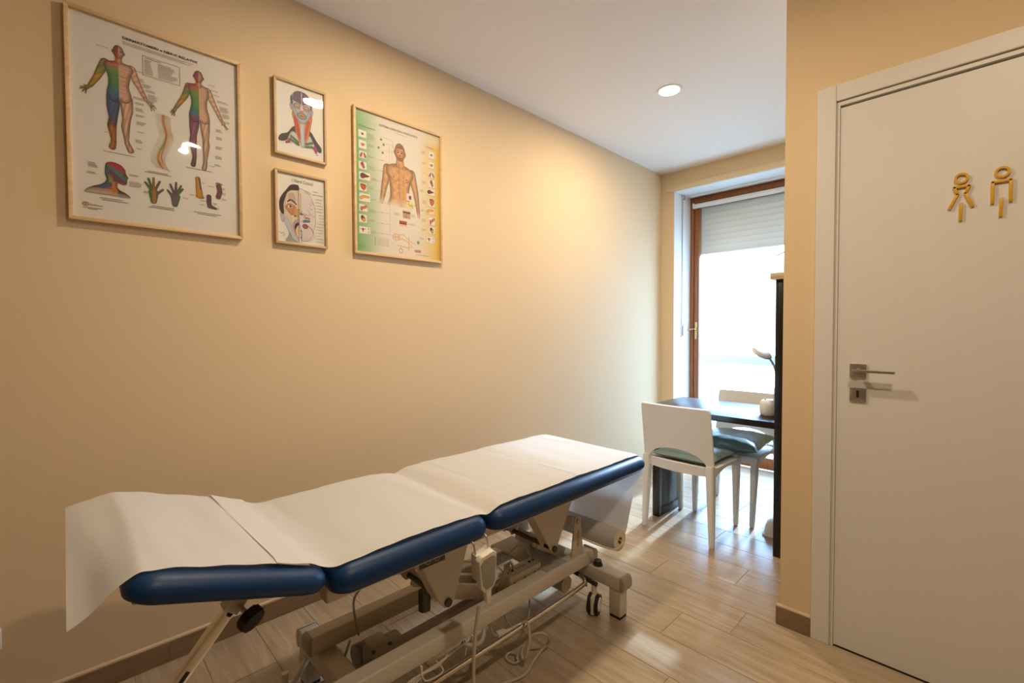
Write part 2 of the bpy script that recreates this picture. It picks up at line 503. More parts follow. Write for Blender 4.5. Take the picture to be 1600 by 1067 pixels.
# ------------------------------------------------------------------ bathroom door
door = bpy.data.objects.new('door_1', None); COL.objects.link(door); door.location = (DX0, YD, 0); ORIG[door.name] = Vector((DX0, YD, 0)); door['kind'] = 'structure'
CW = .0625                                   # casing
t = N(); box(t, DX0-CW, DX0, YD-.014, YD-.0005, 0, DZ+.067, .002); obj('casing_upright', t, M['door'], door, 0)
t = N(); box(t, DX1, DX1+CW, YD-.014, YD-.0005, 0, DZ+.067, .002); obj('casing_upright', t, M['door'], door, 0)
t = N(); box(t, DX0+.0008, DX1-.0008, YD-.0135, YD-.0005, DZ+.004, DZ+.067, .002); obj('casing_head', t, M['door_h'], door, 0)
t = N()                                        # jamb with its rebate
box(t, DX0, DX0+.012, YD-.006, YD+.11, 0, DZ, .001); box(t, DX1-.012, DX1, YD-.006, YD+.11, 0, DZ, .001)
box(t, DX0+.012, DX1-.012, YD-.006, YD+.11, DZ-.014, DZ, .001)
obj('jamb', t, M['door'], door, 0)
t = N(); box(t, DX0+.013, DX1-.013, YD-.001, YD+.10, .008, DZ-.022, .0015)
leaf = obj('door_leaf', t, M['door'], door, 0)
t = N(); box(t, DX0+.013, DX0+.017, YD-.002, YD+.02, .008, DZ-.022); obj('edge_strip', t, M['reveal'], leaf, 0)
t = N(); box(t, DX0+.018, DX1-.018, YD+.0, YD+.09, .0005, .0078); obj('bottom_seal', t, M['rubber'], leaf, 0)
FY = YD-.001
t = N(); box(t, 1.7995, 1.8505, FY-.009, FY, 1.075, 1.127, .0015); h = obj('handle_rose', t, M['steel'], door, 30)
t = N(); cyl(t, (1.826, FY-.008, 1.102), (1.826, FY-.045, 1.102), .009, n=18)
box(t, 1.812, 1.938, FY-.056, FY-.040, 1.0975, 1.1065, .0012); obj('lever', t, M['steel'], h, 30)
t = N(); box(t, 1.8, 1.851, FY-.009, FY, .985, 1.036, .0015); k = obj('key_rose', t, M['steel'], door, 30)
t = N(); box(t, 1.8215, 1.8295, FY-.0096, FY-.0085, 1.0, 1.022, .0001)
cyl(t, (1.8255, FY-.0085, 1.02), (1.8255, FY-.0098, 1.02), .0052, n=16); cyl(t, (1.8255, FY-.0085, 1.002), (1.8255, FY-.0098, 1.002), .0045, n=16)
obj('keyhole', t, M['blackp'], k, 30)

# restroom pictograms, bars of mustard acrylic on the leaf
def strip(bm, pts, w, y0, y1):
    for (a, b), (c, d) in zip(pts, pts[1:]):
        p, q = Vector((a, 0, b)), Vector((c, 0, d))
        e = (q-p).normalized()*w*.35
        bar(bm, (p.x-e.x, (y0+y1)/2, p.z-e.z), (q.x+e.x, (y0+y1)/2, q.z+e.z), y1-y0, w, .0012, up=(e.z, 0, -e.x))
def ring(bm, cx, cz, rx, rz, w, y0, y1, n=32):
    vs = []
    for i in range(n):
        a = 2*PI*i/n; c, s = math.cos(a), math.sin(a)
        vs.append([bm.verts.new((cx+(rx+k)*c, yy, cz+(rz+k)*s)) for k, yy in ((0, y0), (w, y0), (w, y1), (0, y1))])
    for i in range(n):
        A, B = vs[i], vs[(i+1) % n]
        for j in range(4): bm.faces.new((A[j], A[(j+1) % 4], B[(j+1) % 4], B[j]))
P0, P1 = FY-.008, FY
w_ = thing('restroom_sign', 'mustard yellow outline woman with flared skirt stuck on white door', 'sign', (2.097, FY, 1.70), 'restroom pictograms on the door')
t = N(); ring(t, 2.0965, 1.7625, .0115, .0115, .0065, P0, P1); obj('head_ring', t, M['mustard'], w_, 30)
t = N(); strip(t, [(2.0685, 1.666), (2.0875, 1.711), (2.0795, 1.735), (2.1155, 1.735), (2.1065, 1.711), (2.1235, 1.666)], .0086, P0, P1); obj('dress_outline', t, M['mustard'], w_, 30)
t = N(); strip(t, [(2.0963, 1.678), (2.0958, 1.624)], .0085, P0, P1); obj('leg_bar', t, M['mustard'], w_, 30)
m_ = thing('restroom_sign', 'mustard yellow outline man with straight arms stuck on white door', 'sign', (2.19, FY, 1.70), 'restroom pictograms on the door')
t = N(); ring(t, 2.1905, 1.7605, .0115, .0115, .0065, P0, P1); obj('head_ring', t, M['mustard'], m_, 30)
t = N(); strip(t, [(2.1695, 1.666), (2.1695, 1.7325), (2.2095, 1.7325), (2.2095, 1.666)], .0086, P0, P1); obj('arms_outline', t, M['mustard'], m_, 30)
t = N(); strip(t, [(2.1897, 1.676), (2.1885, 1.622)], .0085, P0, P1); obj('leg_bar', t, M['mustard'], m_, 30)

# ------------------------------------------------------------------ window door, reveal, shutter, balcony
t = N(); box(t, WX0, WX0+.006, YW+.001, YF+.07, 0, WZ); struct('trim_1', t, M['reveal'])
t = N(); box(t, WX1-.006, WX1, YW+.001, YF+.07, 0, WZ); struct('trim_2', t, M['reveal'])
t = N()
box(t, WX0+.006, WX1-.006, YW+.001, YW+.20, WZ-.008, WZ); box(t, WX0+.006, WX1-.006, YW+.206, YF-.02, WZ-.008, WZ)
box(t, WX0+.05, WX1-.006, YW+.215, YW+.235, WZ-.018, WZ-.008, .002); box(t, WX0+.05, WX1-.006, YW+.255, YW+.265, WZ-.014, WZ-.008, .002)
struct('trim_3', t, M['reveal'])
t = N(); box(t, .056, XA-.3, YW-.016, YW, WZ-.006, WZ+.046, .002); struct('trim_4', t, M['trim_tan'])
win = bpy.data.objects.new('window_1', None); COL.objects.link(win); win.location = (WX0, YF, 0); ORIG[win.name] = Vector((WX0, YF, 0)); win['kind'] = 'structure'
A0, A1 = WX0+.006, WX1-.006
t = N(); box(t, A0, A0+.036, YF, YF+.07, 0, WZ-.008, .004); obj('frame_upright', t, M['sash'], win, 30)
t = N(); box(t, A1-.036, A1, YF, YF+.07, 0, WZ-.008, .004); obj('frame_upright', t, M['sash'], win, 30)
t = N(); box(t, A0+.036, A1-.036, YF, YF+.07, WZ-.062, WZ-.008, .004); obj('frame_head', t, M['sash'], win, 30)
S0, S1, SZ = A0+.040, A1-.040, WZ-.066
t = N()
box(t, S0, S0+.046, YF+.006, YF+.062, .012, SZ, .005); box(t, S1-.046, S1, YF+.006, YF+.062, .012, SZ, .005)
box(t, S0+.046, S1-.046, YF+.006, YF+.062, SZ-.045, SZ, .005); box(t, S0+.046, S1-.046, YF+.006, YF+.062, .012, .115, .005)
sash = obj('sash', t, M['sash'], win, 30)
t = N(); box(t, S0+.040, S1-.040, YF+.034, YF+.038, .11, SZ-.04); obj('glass', t, M['glass'], sash, 0)
t = N(); box(t, S0+.012, S0+.034, YF-.001, YF+.008, 1.165, 1.33, .003); hp = obj('handle_plate', t, M['brass'], win, 30)
t = N(); cyl(t, (S0+.023, YF+.002, 1.262), (S0+.023, YF-.045, 1.262), .008, n=14)
tube(t, [(S0+.023, YF-.045, 1.262), (S0-.02, YF-.052, 1.258), (S0-.07, YF-.047, 1.245)], .0075, n=10); obj('lever', t, M['brass'], hp, 40)

rb = thing('roller_blind', 'white roller blind rolled up at the head of the wooden window', 'blind', (.68, YF-.03, 2.45))
t = N(); cyl(t, (.185, YF-.028, 2.452), (S1-.01, YF-.028, 2.452), .021, n=24); obj('fabric_roll', t, M['white_matte'], rb)
for xx in (.172, S1-.008):
    t = N(); box(t, xx, xx+.012, YF-.052, YF+.0, 2.43, 2.478, .003); obj('bracket', t, M['white_gloss'], rb)
t = N(); box(t, .19, S1-.015, YF-.012, YF-.006, 2.432, 2.448); obj('hem_bar', t, M['white_matte'], rb)

ss = thing('shutter_strap', 'grey shutter strap with winder on the white window reveal', 'strap', (WX0+.01, 4.255, 1.2))
xs = WX0+.008
t = N(); box(t, xs, xs+.002, 4.246, 4.266, 1.30, 2.51); obj('strap', t, M['strap'], ss, 0)
t = N(); box(t, xs-.001, xs+.02, 4.238, 4.275, 2.495, 2.535, .006); obj('guide', t, M['steel'], ss)
t = N(); box(t, xs-.001, xs+.007, 4.240, 4.272, 1.185, 1.345, .003); wd = obj('winder_plate', t, M['steel'], ss)
t = N(); box(t, xs+.006, xs+.012, 4.249, 4.263, 1.20, 1.30, .002); obj('slot', t, M['darkmetal'], wd)

sh = thing('roller_shutter', 'cream slatted roller shutter half lowered outside the window', 'shutter', (.66, 4.56, 2.0))
for i in range(12):
    z0 = 2.022+i*.053
    t = N()
    prof = [(4.565+  .0018*math.sin(PI*j/6), z0+.0525*j/6) for j in range(7)]+[(4.557+  .0018*math.sin(PI*j/6), z0+.0515*j/6) for j in range(6, -1, -1)]
    prism(t, prof, 'x', WX0+.012, WX1-.012); obj('slat', t, M['slat'], sh, 40)
t = N(); box(t, WX0+.012, WX1-.012, 4.553, 4.575, 2.0, 2.021, .003); obj('end_slat', t, M['slat'], sh)
for xx in (WX0-.01, WX1-.012):
    t = N(); box(t, xx, xx+.022, 4.545, 4.585, .0, 2.66, .002); obj('guide_rail', t, M['rail'], sh)
struct('trim_5', box(N(), -.15, XA+.2, YW+.46, YW+.54, WZ+.09, CEIL+.15), M['reveal'])
bl = struct('balcony', box(N(), -2.5, 4.5, 4.60, 5.85, -.2, -.03), M['balcony'])
br = thing('balcony_railing', 'pale grey balcony handrail over frosted glass panels outside the window', 'railing', (.7, 5.72, 0))
t = N(); box(t, -2.4, 4.4, 5.69, 5.75, .845, .955, .01); obj('handrail', t, M['rail'], br)
for i in range(5):
    x0 = -2.36+i*1.35
    t = N(); box(t, x0, x0+1.3, 5.715, 5.725, .06, .84); obj('panel', t, M['frost'], br, 0)
    t = N(); box(t, x0-.045, x0-.005, 5.70, 5.74, -.03, .85, .004); obj('post', t, M['balcony'], br)

# ------------------------------------------------------------------ recessed ceiling lamps
def downlight(x, y, label):
    d = thing('ceiling_lamp', label, 'lamp', (x, y, CEIL), 'recessed ceiling lamps')
    t = N(); lathe(t, [(.058, -.001), (.060, -.004), (.074, -.004), (.077, -.001), (.077, .0), (.058, .0)], (x, y, CEIL), 40); obj('trim_ring', t, M['white_gloss'], d, 40)
    t = N(); lathe(t, [(0, -.0025), (.0585, -.0025), (.0585, -.0005), (0, -.0005)], (x, y, CEIL), 40); obj('diffuser', t, M['diffuser'], d, 0)
    L = bpy.data.lights.new('lamp_light', 'AREA'); L.shape = 'DISK'; L.size = .11; L.energy = LAMP_W; L.color = WARM; L.spread = math.radians(180)
    o = bpy.data.objects.new('lamp_light', L); COL.objects.link(o); o.location = (0, 0, -.006); o.parent = d
downlight(.79, 2.685, 'round recessed ceiling lamp above the desk alcove, the lit one in view')
downlight(.88, 1.17, 'round recessed ceiling lamp above the treatment couch')
downlight(2.32, .76, 'round recessed ceiling lamp before the restroom door')

# ------------------------------------------------------------------ treatment couch
couch = thing('treatment_couch', 'navy blue treatment couch on a grey beige hydraulic base', 'couch', (.755, .96, 0))
CX0, CX1 = .432, 1.082
ZB, ZT = .606, .677
PADP = [(.012, 0), (.005, .06), (.001, .2), (0, .38), (.002, .56), (.008, .74), (.018, .87), (.032, .96), (.05, 1.0)]
t = N(); pad(t, CX0, CX1, .968, 1.935, ZB, ZT, .055); c1 = obj('leg_cushion', t, M['navy'], couch, 60)
t = N(); box(t, CX0+.09, CX1-.09, 1.02, 1.86, ZB-.014, ZB+.002, .003); obj('baseboard_panel', t, M['ply'], c1)
t = N(); pad(t, CX0, CX1, .452, .957, ZB, ZT, .05); c2 = obj('seat_cushion', t, M['navy'], couch, 60)
t = N(); box(t, CX0+.09, CX1-.09, .50, .90, ZB-.014, ZB+.002, .003); obj('baseboard_panel', t, M['ply'], c2)
# raised head section, hinged near the seat cushion
HY, HZ, HA = .437, .628, math.radians(19)
def head_xf(bm):
    bmesh.ops.transform(bm, matrix=Matrix.Translation((0, HY, HZ)) @ Matrix.Rotation(-HA, 4, 'X'), verts=bm.verts[:])
    return bm
t = N(); pad(t, CX0, CX1, -.40, 0, 0, .058, .05); c3 = obj('head_cushion', head_xf(t), M['navy'], couch, 60)
t = N(); box(t, CX0+.07, CX1-.07, -.34, -.03, -.013, .002, .003); obj('baseboard_panel', head_xf(t), M['ply'], c3)
t = N(); box(t, CX1-.11, CX1-.085, -.365, -.345, -.026, -.012, .002); obj('corner_bracket', head_xf(t), M['ply'], c3)

# upper steel frame under the cushions
t = N()
for xx in (.905, .56):
    box(t, xx, xx+.045, .486, 1.62, .532, .592, .004)
for yy in (.60, .93, 1.58):
    box(t, .60, .91, yy, yy+.04, .548, .592, .004)
uf = obj('upper_frame', t, M['powder'], couch)
t = N(); box(t, .907, .948, .4835, .487, .534, .590, .001); box(t, .562, .603, .4835, .487, .534, .590, .001); each('end_cap', t, M['powder_cap'], uf)
t = N()
for xx in (.90, .555):
    prism(t, [(.425, .655), (.452, .655), (.452, .612), (.53, .612), (.53, .585), (.50, .575), (.44, .600)], 'x', xx, xx+.010, .001)
each('hinge_plate', t, M['powder'], couch)

# hanging V plates with their pivots
def vplate(poly, web):
    for xa, xb in ((.845, .852), (.896, .903), (.60, .607), (.651, .658)):
        t = N(); prism(t, poly, 'x', xa, xb, .0015)
        if xa in (.845, .60):
            (ya, za), (yb, zb) = web
            prism(t, [(ya, za), (ya+.006, za), (yb+.006, zb), (yb, zb)], 'x', xa, xa+.055)
        obj('pivot_plate', t, M['powder'], couch)
vplate([(.765, .592), (1.03, .592), (.94, .338), (.925, .322), (.90, .322), (.885, .338)], ((.765, .592), (.872, .36)))
vplate([(1.285, .592), (1.635, .592), (1.485, .335), (1.475, .318), (1.455, .318), (1.443, .335)], ((1.285, .592), (1.43, .36)))
for yy, zz in ((.912, .338), (1.465, .333)):
    t = N(); cyl(t, (.595, yy, zz), (.908, yy, zz), .010, n=16); cyl(t, (.903, yy, zz), (.910, yy, zz), .014, n=16); obj('pivot_bolt', t, M['darkmetal'], couch)
t = N(); cyl(t, (.828, .868, .30), (.828, .868, .365), .021, n=24); obj('stop_buffer', t, M['darkmetal'], couch)
# lift arms
for xx in (.69, .80):
    t = N(); bar(t, (xx, .912, .335), (xx, 1.24, .20), .03, .05, .004); obj('lift_arm', t, M['powder'], couch)
    t = N(); bar(t, (xx, 1.465, .33), (xx, 1.64, .225), .03, .05, .004); obj('lift_arm', t, M['powder'], couch)
t = N(); box(t, .55, .90, 1.42, 1.56, .232, .247, .003); obj('cover_plate', t, M['powder_cap'], couch)
# keypad recess on the near V plate
t = N(); box(t, .902, .907, .80, .90, .49, .53, .002); kp = obj('key_plate', t, M['darkmetal'], couch)
for yy, s in ((.832, 1), (.868, -1)):
    t = N(); ring(t, yy, .510, .010, .010, .0015, .0, .0012, 24)
    for v in t.verts: v.co = Vector((.907+v.co.y, v.co.x, v.co.z))
    strip2 = [(yy-.005, .507), (yy, .513), (yy+.005, .507)] if s > 0 else [(yy-.005, .513), (yy, .507), (yy+.005, .513)]
    for (a, b), (c, d) in zip(strip2, strip2[1:]):
        bar(t, (.9076, a, b), (.9076, c, d), .0012, .0015, up=(1, 0, 0))
    obj('key_mark', t, M['keymark'], kp)['kind'] = 'stuff'

# base: two long rails on two cross beams with feet and castors
def capbox(bm, x0, x1, y0, y1, z0, z1, b=.006): box(bm, x0, x1, y0, y1, z0, z1, b, 3)
for xa, xb, ya, yb in ((.858, .916, .505, 1.735), (.575, .633, .560, 1.70)):
    t = N(); capbox(t, xa, xb, ya, yb, .187, .246); rl = obj('base_rail', t, M['powder'], couch)
    t = N()
    prof = [(yb-.004, .185)]+[(yb+.030*math.sin(PI*j/10)-.002, .2165-.0335*math.cos(PI*j/10)) for j in range(0, 11)]+[(yb-.004, .249)]
    prism(t, prof, 'x', xa-.002, xb+.002, .002); obj('end_cap', t, M['powder'] if xa > .8 else M['powder_cap'], rl)
    t = N()
    prof = [(ya+.004, .184)]+[(ya-.016*math.sin(PI*j/8)+.002, .2165-.032*math.cos(PI*j/8)) for j in range(0, 9)]+[(ya+.004, .249)]
    prism(t, prof, 'x', xa+.002, xb-.002, .002); obj('end_cap', t, M['powder_cap'], rl)
for ya in (.578, 1.692):
    t = N(); capbox(t, .455, 1.082, ya, ya+.064, .126, .188); cb = obj('cross_beam', t, M['powder'], couch)
    for xe, s in ((1.082, 1), (.455, -1)):
        t = N()
        prof = [(xe-s*.004, .124)]+[(xe+s*.020*math.sin(PI*j/8), .157-.033*math.cos(PI*j/8)) for j in range(0, 9)]+[(xe-s*.004, .190)]
        prism(t, prof, 'y', ya-.001, ya+.065, .002); obj('end_cap', t, M['powder_cap'] if s > 0 else M['powder'], cb)
    for xa in (.458, 1.022):
        t = N(); capbox(t, xa, xa+.058, ya+.003, ya+.058, .012, .128, .004); ft = obj('foot_post', t, M['powder'], couch)
        t = N(); box(t, xa+.002, xa+.056, ya+.005, ya+.056, 0, .013, .003); obj('foot_pad', t, M['rubber'], ft)
t = N(); cyl(t, (.945, 1.722, .188), (.945, 1.722, .195), .022, n=24); cyl(t, (.945, 1.722, .195), (.945, 1.722, .210), .016, n=24); cyl(t, (.945, 1.722, .209), (.945, 1.722, .2105), .006, n=6)
obj('cap_bolt', t, M['darkmetal'], couch)

def castor(x, y, rot):
    root = N()
    for s in (-1, 1):
        cyl(root, (s*.010, 0, .042), (s*.024, 0, .042), .042, n=32)
    bmesh.ops.transform(root, matrix=Matrix.Translation((x, y, 0)) @ Matrix.Rotation(rot, 4, 'Z'), verts=root.verts[:])
    w = each('castor_wheel', root, M['rubber'], couch, 40)[0]
    t = N()
    for s in (-1, 1): lathe(t, [(0, .0), (.026, .0), (.030, -.004), (.031, -.006)], (0, 0, 0), 28, Matrix.Translation((s*.0275, 0, .042)) @ Matrix.Rotation(s*PI/2, 4, 'Y'))
    bmesh.ops.transform(t, matrix=Matrix.Translation((x, y, 0)) @ Matrix.Rotation(rot, 4, 'Z'), verts=t.verts[:])
    each('hub_cap', t, M['white_gloss'], w, 40)
    t = N(); box(t, -.009, .009, -.036, .036, .006, .086, .006); cyl(t, (0, 0, .08), (0, 0, .128), .011, n=16)
    bmesh.ops.transform(t, matrix=Matrix.Translation((x, y, 0)) @ Matrix.Rotation(rot, 4, 'Z'), verts=t.verts[:])
    obj('castor_fork', t, M['cream'], w, 40)
castor(.965, 1.665, math.radians(20)); castor(.56, 1.665, .5); castor(.965, .665, -.2); castor(.56, .50, .4)

# chromed foot bar round the base
t = N(); tube(t, [(.895, 1.655, .148), (.93, 1.64, .14), (.935, 1.60, .128), (.934, 1.3, .12), (.934, .9, .12), (.934, .55, .12), (.93, .50, .12), (.88, .48, .12)], .0105, n=14, k=8)
fb = obj('foot_bar', t, M['chrome'], couch)
t = N(); bar(t, (.80, 1.66, .15), (.985, 1.66, .135), .012, .018, .002); cyl(t, (.93, 1.652, .112), (.93, 1.652, .15), .006, n=10); obj('bar_bracket', t, M['darkmetal'], fb)
# roller under the far beam
t = N(); cyl(t, (.60, 1.615, .10), (.848, 1.615, .10), .036, n=28); rl = obj('foot_roller', t, M['powder_cap'], couch)
t = N(); lathe(t, [(0, .004), (.018, .004), (.019, .001), (.030, .001), (.035, -.003)], (.85, 1.615, .10), 28, Matrix.Rotation(PI/2, 4, 'Y')); obj('roller_cap', t, M['roll'], rl, 30)
# linear actuator: motor, gear housing, tube, piston
t = N(); cyl(t, (.655, .70, .125), (.655, .80, .125), .042, n=28); mo = obj('motor', t, M['powder_cap'], couch)
t = N(); box(t, .70, .775, .70, .77, .10, .215, .010); box(t, .70, .765, .77, .83, .125, .195, .008); obj('gear_housing', t, M['powder_cap'], mo)
t = N()
for yy, zz in ((.705, .205), (.765, .205), (.705, .115), (.765, .115)): cyl(t, (.774, yy, zz), (.779, yy, zz), .006, n=10)
each('screw', t, M['darkmetal'], mo)
t = N(); bar(t, (.735, .83, .155), (.735, 1.17, .165), .034, .034, .005); obj('actuator_tube', t, M['powder_cap'], couch)
t = N(); cyl(t, (.735, 1.17, .166), (.735, 1.33, .20), .011, n=16); cyl(t, (.715, 1.33, .20), (.755, 1.33, .20), .015, n=14); obj('piston', t, M['steel'], couch)
t = N(); box(t, .70, .755, 1.18, 1.20, .19, .27, .003); obj('tube_clamp', t, M['powder'], couch)
t = N(); bar(t, (.70, .60, .115), (.70, 1.60, .115), .024, .024, .003); obj('tie_bar', t, M['powder_cap'], couch)
# control box on the base with its sockets and label
t = N(); box(t, .785, .852, 1.255, 1.44, .21, .268, .006); cbx = obj('control_box', t, M['cream'], couch)
t = N(); box(t, .800, .838, 1.31, 1.39, .2675, .2688); obj('type_plate', t, M['white_matte'], cbx, 0)
t = N()
for j in range(4): box(t, .806+.004*(j % 2), .83, 1.322+.015*j, 1.326+.015*j, .2686, .2692)
obj('plate_print', t, M['ink_grey'], cbx, 0)['kind'] = 'stuff'
t = N()
for yy in (1.275, 1.30, 1.405, 1.425): cyl(t, (.815, yy, .267), (.815, yy, .2705), .007, n=12)
for yy in (1.28, 1.34, 1.40): cyl(t, (.851, yy, .24), (.8535, yy, .24), .004, n=10)
each('socket', t, M['blackp'], cbx)
def cable(pts, r, name='cable', mat='cable', parent=None, k=8):
    t = N(); tube(t, pts, r, n=8, k=k); return obj(name, t, M[mat], parent or couch, 60)
for dy in (0, .018, .036):
    cable([(.815, 1.275+dy, .268), (.82, 1.26+dy*.8, .31), (.84, 1.235+dy*.5, .30), (.835, 1.215+dy*.4, .25), (.82, 1.21+dy*.4, .20), (.80, 1.2, .16)], .0042)
cable([(.815, 1.42, .268), (.80, 1.40, .32), (.78, 1.36, .335), (.77, 1.31, .30)], .004)
cable([(.70, 1.05, .36), (.76, 1.12, .35), (.81, 1.2, .33), (.83, 1.24, .29)], .003, mat='powder')
cable([(.92, .62, .60), (.80, .66, .46), (.73, .66, .37), (.68, .70, .22)], .004, mat='powder_cap')
cable([(.70, .66, .23), (.66, .64, .12), (.60, .62, .06), (.54, .60, .02)], .004, mat='powder_cap')
cable([(.88, 1.18, .185), (.905, 1.21, .12), (.90, 1.27, .085), (.88, 1.33, .09), (.86, 1.36, .15)], .0038, mat='powder_cap')
for j in range(4):
    cable([(.92, .62+.02*j, .182), (.93+.004*j, .70, .158-.004*j), (.922, .76+.02*j, .165), (.935, .85, .168+.003*j), (.92, .90+.03*j, .18)], .0026, name='cable_bundle', mat='powder')
cable([(.92, .85, .178), (.945, .86, .150), (.94, .80, .148), (.925, .79, .17)], .0028, name='cable_bundle', mat='powder')
t = N()
for yy in (.79, .97, 1.0): box(t, .917, .926, yy, yy+.006, .155, .19); box(t, .921, .924, yy, yy+.003, .135, .158)
each('cable_tie', t, M['cream'], couch, 0)
cable([(.918, .96, .182), (.93, .99, .165), (.935, 1.03, .160), (.92, 1.06, .18)], .008, name='plug')
cable([(.60, .54, .01), (.55, .53, .06), (.53, .56, .09), (.50, .60, .10)], .010, name='plug', mat='cream')
# strut with clamp and star knob under the head section
t = N(); bar(t, (.90, .325, .658), (.90, .06, .341), .026, .026, .003, up=(1, 0, 0)); st = obj('strut', t, M['chrome'], couch)
t = N(); bar(t, (.9135, .185, .490), (.9135, .09, .3765), .0012, .009, .0004, up=(0, 1, -1)); obj('strut_slot', t, M['blackp'], st)
t = N(); bar(t, (.90, .345, .682), (.90, .268, .590), .038, .038, .003, up=(1, 0, 0)); obj('strut_sleeve', t, M['powder'], st)
t = N(); cyl(t, (.905, .282, .605), (.95, .30, .585), .006, n=12); obj('knob_stud', t, M['steel'], st)
t = N()
nl = 7; prof = []
for j in range(56):
    a = 2*PI*j/56; prof.append((.027+.003*math.cos(nl*a), a))
mk = Matrix.Translation((.957, .302, .580)) @ Vector((.045, .022, -.025)).to_track_quat('Z', 'Y').to_matrix().to_4x4()
A = [t.verts.new(mk @ Vector((r*math.cos(a), r*math.sin(a), -.012))) for r, a in prof]; B = [t.verts.new(mk @ Vector((r*math.cos(a), r*math.sin(a), .012))) for r, a in prof]
t.faces.new(A[::-1]); t.faces.new(B)
for j in range(56): t.faces.new((A[j], A[(j+1) % 56], B[(j+1) % 56], B[j]))
bmesh.ops.bevel(t, geom=[e for e in t.edges if len(e.link_faces) == 2 and any(len(f.verts) > 10 for f in e.link_faces)], offset=.003, segments=2, affect='EDGES')
obj('star_knob', t, M['blackp'], st, 40)
t = N(); cyl(t, (.882, .285, .60), (.868, .28, .595), .011, n=16); obj('strut_bolt', t, M['blackp'], st)
# roll holder: tapered bracket, cross bar, wire spindle
t = N()
prof = [(1.588, .244), (1.672, .244), (1.653, .395)]+[(1.630+.023*math.cos(PI*j/8), .403+.023*math.sin(PI*j/8)) for j in range(9)]+[(1.607, .395)]
prism(t, prof, 'x', .893, .901, .0015); bk = obj('roll_bracket', t, M['powder'], couch)
t = N(); prism(t, [(1.622, .29), (1.630, .286), (1.640, .292), (1.640, .355), (1.632, .362), (1.625, .35)], 'x', .9005, .9018); obj('bracket_slot', t, M['powder_cap'], bk)
t = N(); cyl(t, (.9, 1.630, .403), (.909, 1.630, .403), .013, n=20); cyl(t, (.9, 1.632, .30), (.9055, 1.632, .30), .0055, n=12); obj('bracket_bolt', t, M['steel'], bk)
t = N(); bar(t, (.56, 1.618, .405), (.893, 1.618, .405), .036, .036, .004); obj('cross_bar', t, M['powder'], couch)
t = N(); prism(t, prof, 'x', .552, .560, .0015); obj('roll_bracket', t, M['powder'], couch)
RX, RY, RZ, RR = 1.048, 1.742, .327, .047
t = N(); tube(t, [(.90, 1.650, .322), (.98, 1.668, .310), (1.040, 1.684, .306), (1.060, 1.698, .309), (1.066, 1.725, .320), (1.058, RY, RZ), (1.0, RY, RZ), (.90, RY, RZ)], .0038, n=10, k=6)
obj('spindle_wire', t, M['cream'], couch)

# hooked hand switch
hs = thing('hand_switch', 'cream hand switch with grey keypad hooked under the couch cushion', 'remote control', (1.10, .905, .42))
MH = Matrix.Translation((1.108, .908, .527)) @ Matrix.Rotation(math.radians(8), 4, 'Y') @ Matrix.Rotation(math.radians(9), 4, 'X')
def hx(bm): bmesh.ops.transform(bm, matrix=MH, verts=bm.verts[:]); return bm
def outline(w1, w2, h0, h1, r=.010):
    return [(-w2/2, h0+.02), (-w2/2+.012, h0), (w2/2-.012, h0), (w2/2, h0+.02), (w1/2, h1-.012), (w1/2-.012, h1), (-w1/2+.012, h1), (-w1/2, h1-.012)]
t = N(); prism(t, outline(.070, .060, -.066, .062), 'x', -.011, .011, .004); obj('housing', hx(t), M['cream'], hs, 40)
t = N(); prism(t, outline(.060, .050, -.056, .050), 'x', .0108, .0122, .0004); kf = obj('keypad', hx(t), M['membrane'], hs, 30)
t = N()
for r in range(3):
    for c in (-1, 0, 1):
        y, z = c*.016, .036-r*.017
        for (a, b), (d, e) in (((y-.004, z-.003), (y, z+.003)), ((y, z+.003), (y+.004, z-.003))):
            bar(t, (.0124, a, b), (.0124, d, e), .0006, .0012, up=(1, 0, 0))
obj('key_print', hx(t), M['keymark'], kf, 0)['kind'] = 'stuff'
t = N(); prism(t, [(-.012, -.06), (.012, -.06), (.007, -.115), (-.007, -.115)], 'x', -.009, .009, .003); obj('cable_boot', hx(t), M['cream'], hs)
t = N(); box(t, -.036, -.010, -.030, .030, -.03, .058, .004); obj('hook_holder', hx(t), M['powder'], hs)
t = N()
for yy in (-.024, .026):
    tube(t, [(-.02, yy, .05), (-.022, yy, .075), (-.03, yy, .092), (-.05, yy, .088)], .003, n=8)
each('hook_wire', hx(t), M['steel'], hs)
cable([(1.098, .886, .42), (1.095, .872, .33), (1.092, .868, .22), (1.10, .866, .12), (1.112, .845, .045), (1.135, .78, .008), (1.16, .68, .0055), (1.15, .55, .0055), (1.05, .45, .0055)], .0055, name='cord', parent=hs)

# extension lead hanging out from under the base
el = thing('power_lead', 'cream coiled power lead with plug joint lying on the floor beside the couch base', 'cable', (1.03, .90, .0))

t = N(); tube(t, [(.885, 1.10, .19), (.89, 1.115, .15), (.893, 1.13, .118), (.897, 1.15, .108)], .0042, n=8); obj('cord', t, M['cable'], el)
t = N(); bar(t, (.896, 1.145, .107), (.908, 1.178, .109), .028, .026, .003); cyl(t, (.908, 1.178, .109), (.916, 1.20, .112), .0125, .011, n=16); cyl(t, (.916, 1.20, .112), (.921, 1.215, .118), .0105, n=16); cyl(t, (.921, 1.215, .118), (.93, 1.238, .128), .009, .006, n=16)
obj('plug_joint', t, M['cream'], el)
t = N()
tube(t, [(.93, 1.238, .128), (.945, 1.25, .138), (.965, 1.245, .120), (.985, 1.225, .085), (.992, 1.20, .05), (.975, 1.20, .03), (.958, 1.215, .05), (.968, 1.25, .09), (.990, 1.28, .10), (1.0, 1.31, .08), (.99, 1.33, .04), (.975, 1.30, .012), (.99, 1.24, .0075), (1.01, 1.18, .0065), (1.0, 1.12, .0065), (.985, 1.08, .006)], .005, n=8, k=7)
obj('cord', t, M['cable'], el)
t = N()
